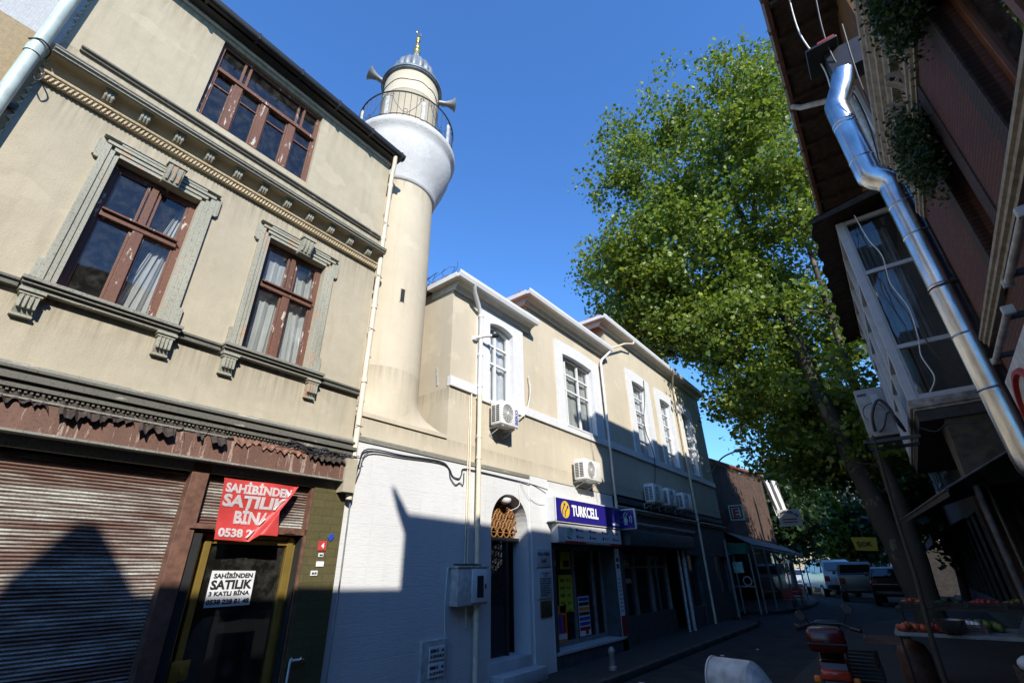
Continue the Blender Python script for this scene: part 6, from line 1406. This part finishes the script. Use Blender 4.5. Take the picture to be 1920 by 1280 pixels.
# cafe
cf = thing('cafe', 'dark cafe front with green awning and glazed veranda at the street corner', 'cafe', (-4.9, 24, .1))
b = MB(); b.add([(-4.55, 20.4, 2.36), (-4.6, 31.5, 2.16), (-5.45, 31.5, 2.62), (-5.45, 20.4, 2.86), (-4.55, 20.4, 2.28), (-4.6, 31.5, 2.05)], [(0, 1, 2, 3), (0, 4, 5, 1)]); b.build('canopy', 'grey_cloth', cf)
b = MB(); b.tube([(-4.55, 20.4, 2.37), (-4.6, 31.5, 2.17)], .03, 6); b.tube([(-4.55, 20.4, 2.28), (-4.6, 31.5, 2.06)], .02, 6)
for i in range(7): yy = 20.5+i*1.8; b.tube([(-4.58, yy, .1), (-4.58, yy, 2.3)], .03, 6)
b.build('veranda_frame', 'grey_metal', cf, smooth=40)
b = MB(); b.add([(-4.6, 20.6, .7), (-4.6, 27.5, .7), (-4.6, 27.5, 2.1), (-4.6, 20.6, 2.1)], [(0, 1, 2, 3)]); b.build('pane', 'glass_dark', cf)
b = MB(); b.box(-6.0, -4.7, 20.30, 20.42, 2.05, 2.42); b.add([(-5.95, 20.1, 2.05), (-4.75, 20.1, 2.05), (-4.75, 20.3, 2.42), (-5.95, 20.3, 2.42)], [(0, 1, 2, 3)]); b.build('awning', 'green_cloth', cf)
b = MB(); b.text('CAFE', .16, (-5.85, 20.09, 2.10), (1, 0, 0), (0, .45, .89), 0, .002, .004); b.box(-5.9, -5.3, 20.085, 20.10, 2.04, 2.055); b.build('lettering', 'white', cf)
b = MB(); b.box(-5.35, -5.0, 20.28, 20.30, 1.42, 1.78); b.build('menu_board', 'mint', cf)
b = MB(); b.tube([(-4.95+.14*math.cos(a), 20.29, 1.15+.14*math.sin(a)) for a in [2*math.pi*k/16 for k in range(17)]], .025, 6); b.build('round_emblem', 'marble', cf)
b = MB(); b.box(-5.9, -5.85, 20.3, 20.36, .1, 2.1); b.box(-5.3, -5.25, 20.3, 20.36, .1, 2.1); b.box(-4.75, -4.70, 20.3, 20.36, .1, 2.1); b.box(-5.85, -4.75, 20.3, 20.36, .95, 1.0); b.build('frame', 'grey_metal', cf)
# cafe table and chairs outside
def cafe_table(x, y, lab):
    t_ = thing('cafe_table', lab, 'table', (x, y, .1)); b = MB(); b.box(x-.3, x+.3, y-.3, y+.3, .66, .70); b.build('table_top', 'red_print', t_); b = MB(); b.tube([(x, y, .1), (x, y, .66)], .025, 8); b.tube([(x, y, .1), (x, y, .12)], .18, 12); b.build('leg', 'iron', t_)
cafe_table(-4.2, 23.5, 'red topped cafe table nearest to the kerb'); cafe_table(-4.25, 25.8, 'red topped cafe table further back by the veranda')
ch = thing('cafe_chair', 'dark red cafe chair beside the nearest red table', 'chair', (-4.15, 22.8, .1), group='cafe chairs')
b = MB(); b.box(-4.35, -3.99, 22.62, 22.98, .42, .46); b.build('seat', 'red_print', ch); b = MB(); b.box(-4.35, -3.99, 22.60, 22.63, .52, .80); b.build('backrest', 'red_print', ch)
for dx, dy in ((-.33, .02), (-.0, .02), (-.33, .34), (0, .34)): b = MB(); b.tube([(-4.01+dx, 22.62+dy, .1), (-4.01+dx, 22.62+dy, .42+(.36 if dy < .1 else 0))], .012, 5); b.build('leg', 'iron', ch)
dup(ch, (-4.15, 24.9, .1), None, 'dark red cafe chair between the two red tables'); 
# E sign on a bracket
def hang_sign(lab, x0, x1, y, z0, z1, layers, name='hanging_sign'):
    t_ = thing(name, lab, 'sign', ((x0+x1)/2, y, z0)); b = MB(); b.box(x0, x1, y, y+.08, z0, z1); b.build('board', layers[0], t_); 
    b = MB(); b.tube([(x0-.25, y+.04, (z0+z1)/2+.1), (x0, y+.04, (z0+z1)/2+.1)], .02, 6); b.build('bracket', 'iron', t_); return t_
t_ = hang_sign('square white sign with a black border and big red letter E', -5.42, -4.86, 21.6, 3.32, 3.92, ['white_paint'])
b = MB(); b.box(-5.36, -4.92, 21.59, 21.6, 3.38, 3.86, 0); b.box(-5.31, -4.97, 21.58, 21.59, 3.43, 3.81, 1); b.build('border', ['ink', 'white_paint'], t_)
b = MB(); b.text('E', .44, (-5.26, 21.575, 3.46), (1, 0, 0), (0, 0, 1), 0, .002, .02, wid=.24); b.build('lettering', 'red', t_)
t_ = hang_sign('white hanging sign with arched black letters and two red lines', -4.35, -3.45, 25.8, 3.25, 3.98, ['white_paint'])
b = MB(); s_ = 'CANDAŞLAR'
for i, c_ in enumerate(s_):
    a = R(150-i*120/(len(s_)-1)); b.text(c_, .15, (-3.9+.36*math.cos(a)-.04, 25.79, 3.56+.26*math.sin(a)), (math.sin(a), 0, -math.cos(a)), (math.cos(a), 0, math.sin(a)), 0, .002, .006)
b.build('lettering', 'ink', t_)
b = MB(); b.box(-4.2, -3.6, 25.785, 25.795, 3.52, 3.57); b.box(-4.2, -3.6, 25.785, 25.795, 3.40, 3.44); b.build('line', 'red_print', t_)
# white cloth hanging on the wall edge
b = MB(); vs = []; fs = []
for i in range(13):
    for j in range(16):
        u, v = i/12, j/15; vs.append((-4.75+.62*u*(1-.2*(1-v))+.25*(1-v), 26.4+.05*math.sin(u*14+v*2), 3.75+1.75*v-.15*u))
for i in range(12):
    for j in range(15): a = i*16+j; fs.append((a, a+16, a+17, a+1))
b.add(vs, fs); b.build('white_sheet', 'white_paint', smooth=60, label='white folded sheet hanging from the brown brick wall above the signs', cat='cloth')
# street lamp under the crown
t_ = thing('street_lamp', 'grey cobra head street lamp reaching out among the lower leaves', 'street lamp', (-5.2, 19.2, 5.0))
b = MB(); b.tube(smooth_path([(-5.2, 19.3, 4.9), (-4.6, 19.0, 5.35), (-3.9, 18.6, 5.45)], 5), .03, 8); b.build('arm', 'grey_metal', t_, smooth=50); b = MB(); b.cbox(-4.0, -3.4, 18.40, 18.62, 5.38, 5.48, .04); b.build('lamp_head', 'grey_metal', t_, smooth=50)
# far houses
def far_house(name, lab, x0, x1, y, z1, mat, cols, rows, depth=6, extra=None, roofm='tile_red', winm='glass_dark'):
    t_ = thing(name, lab, 'house', ((x0+x1)/2, y+depth/2, 0)); b = MB(); holes = []
    cw = (x1-x0)/cols; rh_ = (z1-2.6)/max(rows, 1)
    for i in range(cols):
        for j in range(rows): holes.append((i*cw+cw*.28, i*cw+cw*.72, 2.8+j*rh_, 2.8+j*rh_+rh_*.62))
    tmp = MB(); tmp.panel(0, x1-x0, 0, z1, holes, 0, .15)
    b.add([(x0+p[1], y-p[0], p[2]) for p in tmp.v], tmp.f)
    b.box(x0, x1, y+.2, y+depth, 0, z1); b.build('wall', mat, t_)
    b = MB(); b.box(x0-.2, x1+.2, y-.3, y+depth, z1, z1+.15); b.prism([(y-.3, z1+.15), (y+depth/2, z1+1.0), (y+depth, z1+.15)], 'x', x0-.2, x1+.2); b.build('roof', roofm, t_)
    for h in holes:
        b = MB(); a, c, d, e = x0+h[0], x0+h[1], h[2], h[3]; yy = y+.06
        b.box(a, a+.06, yy, yy+.05, d, e); b.box(c-.06, c, yy, yy+.05, d, e); b.box(a, c, yy+.002, yy+.052, e-.06, e); b.box(a, c, yy+.002, yy+.052, d, d+.06); b.box((a+c)/2-.03, (a+c)/2+.03, yy, yy+.05, d, e); w = b.build('window', 'pvc', t_)
        b = MB(); b.add([(a, yy+.03, d), (c, yy+.03, d), (c, yy+.03, e), (a, yy+.03, e)], [(0, 1, 2, 3)]); b.build('pane', winm, w)
    return t_
h1 = far_house('balcony_house', 'grey blue house with a slatted balcony behind the parked cars', -5.0, -1.4, 47, 9.5, 'grey_paint', 3, 2)
b = MB(); b.box(-4.9, -3.4, 45.9, 47, 3.9, 4.05); b.box(-4.9, -3.4, 45.9, 46.0, 4.05, 5.0); b.box(-4.9, -4.8, 46, 47, 4.05, 5.0); b.build('balcony', 'white_dirty', h1)
b = MB()
for i in range(5): b.tube([(-3.2+i*.42, 46.6, 0), (-3.2+i*.42, 46.6, 3.2)], .07, 8)
b.build('column', 'white_dirty', h1)
h2 = far_house('sunlit_house', 'sunlit cream rendered house glimpsed through the leaves at the far end', -10.5, -5.8, 62, 12.5, 'stucco_cream', 4, 3)
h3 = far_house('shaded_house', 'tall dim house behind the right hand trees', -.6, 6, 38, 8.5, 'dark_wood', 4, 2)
r3 = thing('brown_shop_house', 'dark brown shop house in shade beyond the glazed bay, behind the plane tree', 'house', (5, 22, 0))
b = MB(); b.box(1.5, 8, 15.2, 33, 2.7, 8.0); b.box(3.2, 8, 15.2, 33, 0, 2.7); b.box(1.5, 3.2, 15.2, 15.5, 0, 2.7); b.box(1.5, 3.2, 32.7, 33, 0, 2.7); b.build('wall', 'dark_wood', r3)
for i in range(7):
    y = 16+i*2.4; b = MB(); b.box(1.44, 1.50, y, y+1.1, 3.9, 4.0); b.box(1.44, 1.50, y, y+1.1, 5.9, 6.0); b.box(1.44, 1.5, y, y+.1, 4.0, 5.9); b.box(1.44, 1.5, y+1.0, y+1.1, 4.0, 5.9); b.box(1.46, 1.49, y+.5, y+.6, 4.0, 5.9); w_ = b.build('window', 'pvc', r3); b = MB(); b.box(1.47, 1.475, y+.1, y+1.0, 4.0, 5.9); b.build('pane', 'glass_car', w_)
b = MB(); b.add([(.6, 18.6, 2.3), (.6, 32, 2.3), (1.5, 32, 2.75), (1.5, 18.6, 2.75)], [(0, 1, 2, 3)]); b.box(.58, .62, 18.6, 32, 2.1, 2.3); b.build('awning', 'grey_cloth', r3)
b = MB()
for i in range(12): y = 15.8+i*1.4; b.box(1.5, 1.56, y, y+.08, .09, 2.7)
b.box(1.5, 1.55, 15.5, 32.7, .09, .7); b.build('shop_front', 'grey_paint', r3)
h4 = far_house('low_house', 'low pale house with red roof at the very end of the street', -16, -11, 58, 9, 'stucco_cream', 4, 2)
t_ = thing('yellow_shop_sign', 'yellow rectangular shop sign with dark letters hanging over the parked cars', 'sign', (-2.2, 33, 2.3))
b = MB(); q = [(-2.22, 2.32), (-1.27, 2.26), (-1.17, 2.92), (-2.30, 2.98)]; b.add([(x, 33, z) for x, z in q]+[(x, 33.06, z) for x, z in q], [(0, 1, 2, 3), (7, 6, 5, 4), (0, 4, 5, 1), (1, 5, 6, 2), (2, 6, 7, 3), (3, 7, 4, 0)]); b.build('board', 'yellow', t_)
b = MB(); b.text('ŞOK', .32, (-2.12, 32.99, 2.50), (1, 0, 0), (0, 0, 1), 0, .003, .012); b.build('lettering', 'ink', t_)
b = MB(); b.tube([(-1.75, 33.03, 2.94), (-1.75, 33.03, 3.9), (-.2, 34, 4.2)], .025, 6); b.build('bracket', 'iron', t_)
# ------- cars
def car(kind, lab, loc, rz, body, scale=1.0, grp='cars parked along the street'):
    global FR
    t_ = thing('parked_car', lab, 'car' if kind != 'pickup' else 'pickup', loc, rz, grp); F0 = FR; FR = WM[t_.name] @ Matrix.Scale(scale, 4)
    prof = {'van': [(-1.65, .32), (-1.68, .75), (-1.60, 1.05), (-1.45, 1.38), (-1.30, 1.46), (.35, 1.47), (.60, 1.40), (1.05, 1.0), (1.55, .86), (1.70, .62), (1.70, .32)],
            'pickup': [(-1.9, .40), (-1.92, .92), (-.55, .94), (-.50, 1.30), (-.38, 1.38), (.40, 1.38), (.85, .98), (1.60, .88), (1.72, .66), (1.72, .38)],
            'hatch': [(-1.45, .30), (-1.50, .70), (-1.38, .92), (-1.15, 1.16), (-.95, 1.22), (.10, 1.22), (.32, 1.16), (.80, .86), (1.35, .74), (1.48, .55), (1.48, .30)]}[kind]
    W_ = .68; bm = bmesh.new(); L = []
    zm = {'van': .88, 'pickup': .92, 'hatch': .80}[kind]
    for s_, in ((-1,), (1,)): L.append([bm.verts.new((s_*(W_-max(0, z-zm)*.28), y, z)) for y, z in prof])
    n = len(prof)
    for s_ in (0, 1): bm.faces.new(L[s_] if s_ == 0 else list(reversed(L[s_])))
    for i in range(n): bm.faces.new((L[0][(i+1) % n], L[0][i], L[1][i], L[1][(i+1) % n]))
    bmesh.ops.bevel(bm, geom=bm.edges[:], offset=.05, segments=3, affect='EDGES', profile=.6); bmesh.ops.recalc_face_normals(bm, faces=bm.faces[:]); bm.verts.index_update()
    b = MB(); b.add([v.co[:] for v in bm.verts], [[v.index for v in f.verts] for f in bm.faces]); bm.free(); b.build('body', body, t_, smooth=40)
    def glasspoly(pts, sx): b = MB(); b.add([(sx*(W_-max(0, z-zm)*.28+.006), y, z) for y, z in pts], [tuple(range(len(pts)))]); b.build('side_window', 'glass_car', t_)
    wn_ = {'van': [[(-1.35, .95), (-.62, .95), (-.62, 1.36), (-1.25, 1.36)], [(-.55, .95), (.10, .95), (.10, 1.36), (-.55, 1.36)], [(.17, .95), (.92, .95), (.55, 1.30), (.40, 1.36), (.17, 1.36)]],
           'pickup': [[(-.42, .96), (.10, .96), (.10, 1.28), (-.36, 1.28)], [(.16, .96), (.74, .96), (.38, 1.28), (.16, 1.28)]],
           'hatch': [[(-1.20, .86), (-.58, .86), (-.58, 1.12), (-1.02, 1.12)], [(-.52, .86), (.02, .86), (.02, 1.12), (-.52, 1.12)], [(.07, .86), (.62, .86), (.28, 1.09), (.07, 1.12)]]}[kind]
    for q in wn_: glasspoly(q, -1); glasspoly(list(reversed(q)), 1)
    b = MB(); ws = {'van': ((.62, 1.37), (1.02, 1.03)), 'pickup': ((.44, 1.34), (.82, 1.02)), 'hatch': ((.36, 1.13), (.76, .90))}[kind]
    (ya, za), (yb, zb) = ws; b.add([(-.50, ya+.035, za+.012), (.50, ya+.035, za+.012), (.58, yb+.02, zb+.03), (-.58, yb+.02, zb+.03)], [(0, 1, 2, 3)]); b.build('windscreen', 'glass_car', t_)
    rw = {'van': ((-1.62, 1.04), (-1.47, 1.36)), 'pickup': ((-.556, 1.0), (-.51, 1.28)), 'hatch': ((-1.40, .93), (-1.18, 1.14))}[kind]
    (ya, za), (yb, zb) = rw; b = MB(); b.add([(-.55, ya-.03, za), (.55, ya-.03, za), (.48, yb-.03, zb), (-.48, yb-.03, zb)], [(0, 1, 2, 3)]); b.build('rear_window', 'glass_car', t_)
    y_r, y_f = prof[0][0], prof[-1][0]
    for sx in (-1, 1):
        for yy in (y_r+.52, y_f-.50):
            b = MB(); b.tube([(sx*.50, yy, .24), (sx*.70, yy, .24)], .24, 24); w = b.build('wheel', 'tyre', t_, smooth=40); b = MB(); b.tube([(sx*.695, yy, .24), (sx*.71, yy, .24)], .15, 16); b.build('rim', 'steel_dull', w, smooth=40)
        b = MB(); b.cbox(sx*.55-.10, sx*.55+.10, y_r-.04, y_r+.02, .62, .82, .02); b.build('tail_light', 'red_print', t_, smooth=40)
        b = MB(); b.cbox(sx*.50-.13, sx*.50+.13, y_f-.03, y_f+.03, .56, .70, .02); b.build('headlight', 'white', t_, smooth=40)
        b = MB(); b.cbox(sx*.76-.06, sx*.76+.06, (.62 if kind != 'hatch' else .5), (.68 if kind != 'hatch' else .56), .92, 1.04, .015); b.build('wing_mirror', 'rubber_black', t_, smooth=40)
    b = MB(); b.cbox(-.62, .62, y_r-.06, y_r+.05, .32, .48, .03); b.build('bumper', 'rubber_black', t_, smooth=40); b = MB(); b.cbox(-.62, .62, y_f-.05, y_f+.06, .30, .46, .03); b.build('bumper', 'rubber_black', t_, smooth=40)
    if kind == 'pickup': b = MB(); b.box(-.60, .60, -1.84, -.62, .945, .95); b.build('load_bed', 'dark', t_)
    FR = F0; return t_
car('hatch', 'small white hatchback furthest down the street, left of the white van', (-6.2, 41.5, 0), R(160), 'car_white', 1.2)
car('van', 'white minivan seen from behind, between the hatchback and the pickup', (-4.35, 36.8, 0), R(24), 'car_white', 1.32)
car('pickup', 'silver grey pickup with its tailgate to the camera, right of the white minivan', (-2.55, 32.8, 0), R(6), 'car_silver', 1.28)
car('hatch', 'dark red car parked nearest, at the right end of the row under the yellow sign', (-.95, 29.5, 0), R(2), 'car_dark', 1.25)
